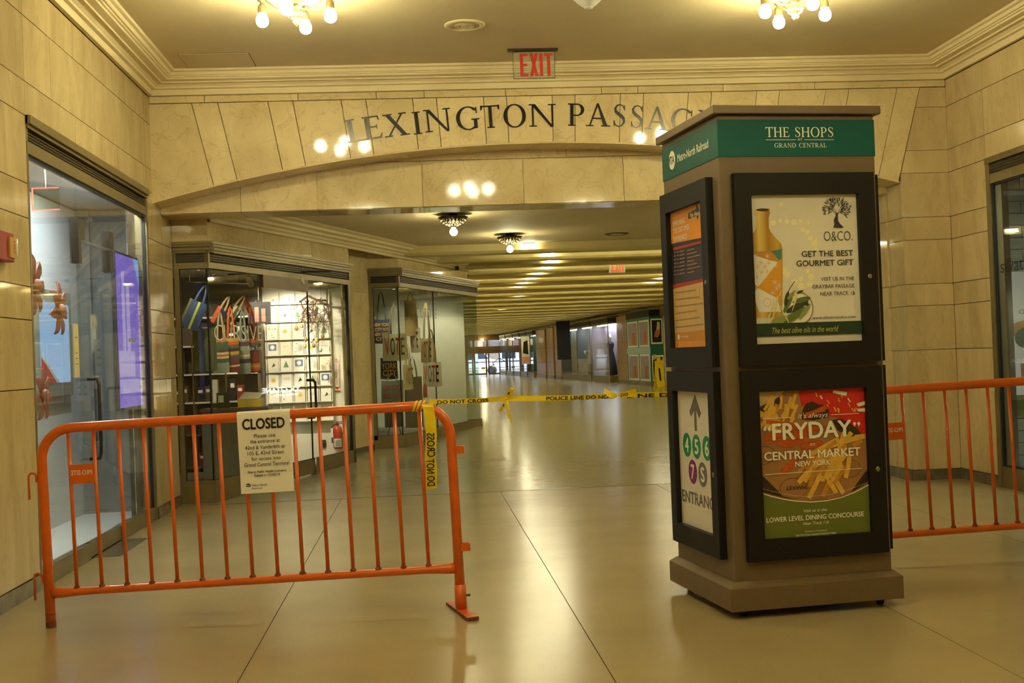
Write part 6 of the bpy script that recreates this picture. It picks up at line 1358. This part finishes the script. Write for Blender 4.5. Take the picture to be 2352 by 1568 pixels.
# solid pieces of the end wall: horizontal bands and mullions
eb = MB('doorbronze'); eb.box(XA_, XB_, YE, YE + 0.15, 2.50, ZP).box(XA_, XB_, YE, YE + 0.15, 1.76, 2.06).box(XA_, 2.2, YE, YE + 0.15, ZF - 0.1, 2.5).box(5.69, XB_, YE, YE + 0.15, ZF - 0.1, 2.5)
eb.box(2.95, 3.20, YE, YE + 0.15, ZF - .1, 1.76).box(2.95, 3.28, YE, YE + 0.15, 2.06, 2.5).box(3.53, 3.64, YE, YE + 0.15, 2.06, 2.5).box(4.43, 4.56, YE, YE + 0.15, 2.06, 2.5).box(5.33, 5.43, YE, YE + 0.15, 2.06, 2.5).box(2.2, 5.43, YE, YE + 0.15, 1.60, 1.76)
struct(eb.build('wall_far'))
for i, (a, c, z0, z1) in enumerate(opn[:4] + opn[8:9]):
    d = struct(MB('doorbronze').box(a - 0.10, a, YE + 0.02, YE + 0.10, ZF, z1 + 0.02).box(c, c + 0.10, YE + 0.02, YE + 0.10, ZF, z1 + 0.02).box(a, c, YE + 0.02, YE + 0.10, ZF, ZF + 0.08).build('door_%d' % (i + 1)), 'bronze framed glass street door at the far end')
    MB('glass').box(a, c, YE + 0.05, YE + 0.06, ZF + 0.08, z1).build('pane', d); MB('steel').box(a, c, YE + 0.03, YE + 0.045, ZF + 0.78, ZF + 0.82).build('push_bar', d)
for i, (a, c, z0, z1) in enumerate(opn[4:8] + opn[9:]):
    d = struct(MB('doorbronze').box(a, a + 0.015, YE + 0.04, YE + 0.08, z0, z1).box(c - 0.015, c, YE + 0.04, YE + 0.08, z0, z1).box(a, c, YE + 0.04, YE + 0.08, z1 - 0.015, z1).box(a, c, YE + 0.04, YE + 0.08, z0, z0 + 0.015).box(a, c, YE + 0.05, YE + 0.07, z0 + 0.1, z0 + 0.112).box(a + (c - a) * .12, a + (c - a) * .12 + 0.015, YE + 0.05, YE + 0.07, z0, z1).box(a + (c - a) * .88, a + (c - a) * .88 + 0.015, YE + 0.05, YE + 0.07, z0, z1).build('window_%d' % (i + 1)), 'leaded transom window above the street doors')
    MB('glass').box(a, c, YE + 0.055, YE + 0.06, z0, z1).build('pane', d)
o = tag(MB('yellow').box(4.05, 4.30, YE - 0.01, YE + 0.02, 0.56, 0.70).mat('ink').box(4.08, 4.27, YE - 0.012, YE - 0.01, 0.62, 0.64).build('door_notice'), 'small yellow notice on the far street door', 'notice')
o = thing('far_wall_lamp', 'small glowing lamp above the far street doors', 'lamp', (4.18, YE - 0.12, 2.5)); MB('bronze').box(-0.05, 0.05, 0.0, 0.12, -0.02, 0.02).build('bracket', o); MB('bulb').sphere((0, -0.04, 0), 0.07, 12, 8).build('globe', o, True)
o = thing('stair_handrail', 'sloping steel handrail near the far street doors', 'handrail', (4.75, 80.3, ZF)); MB('steel').tube([(0, 0, 0.75), (0.9, 0.4, 1.35)], 0.03, 8).build('rail', o, True); MB('steel').tube([(0.05, 0.02, 0), (0.05, 0.02, 0.78)], 0.025, 8).build('post', o, True); MB('steel').tube([(0.8, 0.36, 0), (0.8, 0.36, 1.28)], 0.025, 8).build('post', o, True)
# street
M('asphalt', rgb(96, 98, 102), 0.9, var=0.1); M('pave', rgb(168, 166, 160), 0.85, var=0.05); M('vanwhite', rgb(236, 238, 240), 0.3); M('vanglass', rgb(50, 58, 70), 0.08); M('vanblue', rgb(70, 92, 170), 0.4); M('brickfar', rgb(150, 120, 100), 0.8, var=0.15, vscale=2)
g = struct(MB('pave').box(-30, 40, YE + 0.15, 86, ZF - 0.3, ZF).mat('asphalt').box(-30, 40, 86, 100, ZF - 0.4, ZF - 0.12).mat('pave').box(-30, 40, 100, 104, ZF - 0.3, ZF).build('ground_street'))
bd = thing('office_building', 'pale office building across the street beyond the far doors', 'building', (5, 104, ZF)); MB('brickfar').box(-30, 30, 0, 1, 0, 30).build('wall', bd)
for i in range(12):
    for j in range(2): MB('vanglass').box(-14 + i * 2.4, -12.6 + i * 2.4, -0.05, 0.0, 1 + j * 3.2, 3.2 + j * 3.2).build('window', bd)
vn = thing('white_van', 'white van parked in the street outside the far doors', 'van', (4.0, 88.0, ZF - 0.12))
MB('vanwhite').prism([(-3.2, 0.35), (1.8, 0.35), (1.9, 0.9), (1.0, 1.15), (0.45, 1.85), (0.1, 1.98), (-3.1, 2.02), (-3.2, 1.9)], -1.0, 1.0).build('van_body', vn, bevel=0.05)
MB('vanglass').prism([(0.12, 1.15), (0.9, 1.15), (0.42, 1.72), (0.12, 1.75)], -1.012, -1.0).build('side_window', vn); MB('vanglass').box(-1.15, -0.15, -1.012, -1.0, 1.12, 1.72).build('side_window', vn); MB('vanglass').box(-2.5, -1.4, -1.012, -1.0, 1.12, 1.72).build('side_window', vn)
MB('vanblue').box(-3.0, 1.7, -1.011, -1.0, 0.92, 0.98).box(-3.0, 1.7, -1.011, -1.0, 0.5, 0.54).build('stripe', vn)
for x in (-2.3, 1.1): b = MB('rubber'); b.X = Matrix.Translation((x, -0.95, 0.34)) @ Matrix.Rotation(PI / 2, 4, 'X'); b.lathe([(0.2, -0.1), (0.34, -0.1), (0.34, 0.1), (0.2, 0.1)], 18); b.build('wheel', vn, True)
b = MB('darkmetal'); o = thing('street_bollard', 'dark bollard on the pavement outside the far doors', 'bollard', (5.05, 84.2, ZF)); MB('darkmetal').lathe([(0.09, 0), (0.09, 0.62), (0.05, 0.68), (0.005, 0.7)], 12).build('post', o, True); MB('steel').lathe([(0.092, 0.5), (0.092, 0.55)], 12).build('band', o)
# lettering that the left shop glass mirrors
b = MB('lit_letter'); flat_text(b, "L'OCCITANE", 1.25, 0.11, (0, 0, 0.745), Vector((0.0, -1, 0)), (0, 0, 1), (-1, 0, 0), 0.0, bold=0.02); flat_text(b, 'EN PROVENCE', 0.75, 0.045, (0, -0.15, 0.66), Vector((0.0, -1, 0)), (0, 0, 1), (-1, 0, 0), 0.0); b.build('letters', o := bpy.data.objects['lit_shop_lettering'])
MB('shopgrey').box(0.01, 0.05, -1.7, 0.2, ZF, 1.3).build('backing_panel', o)
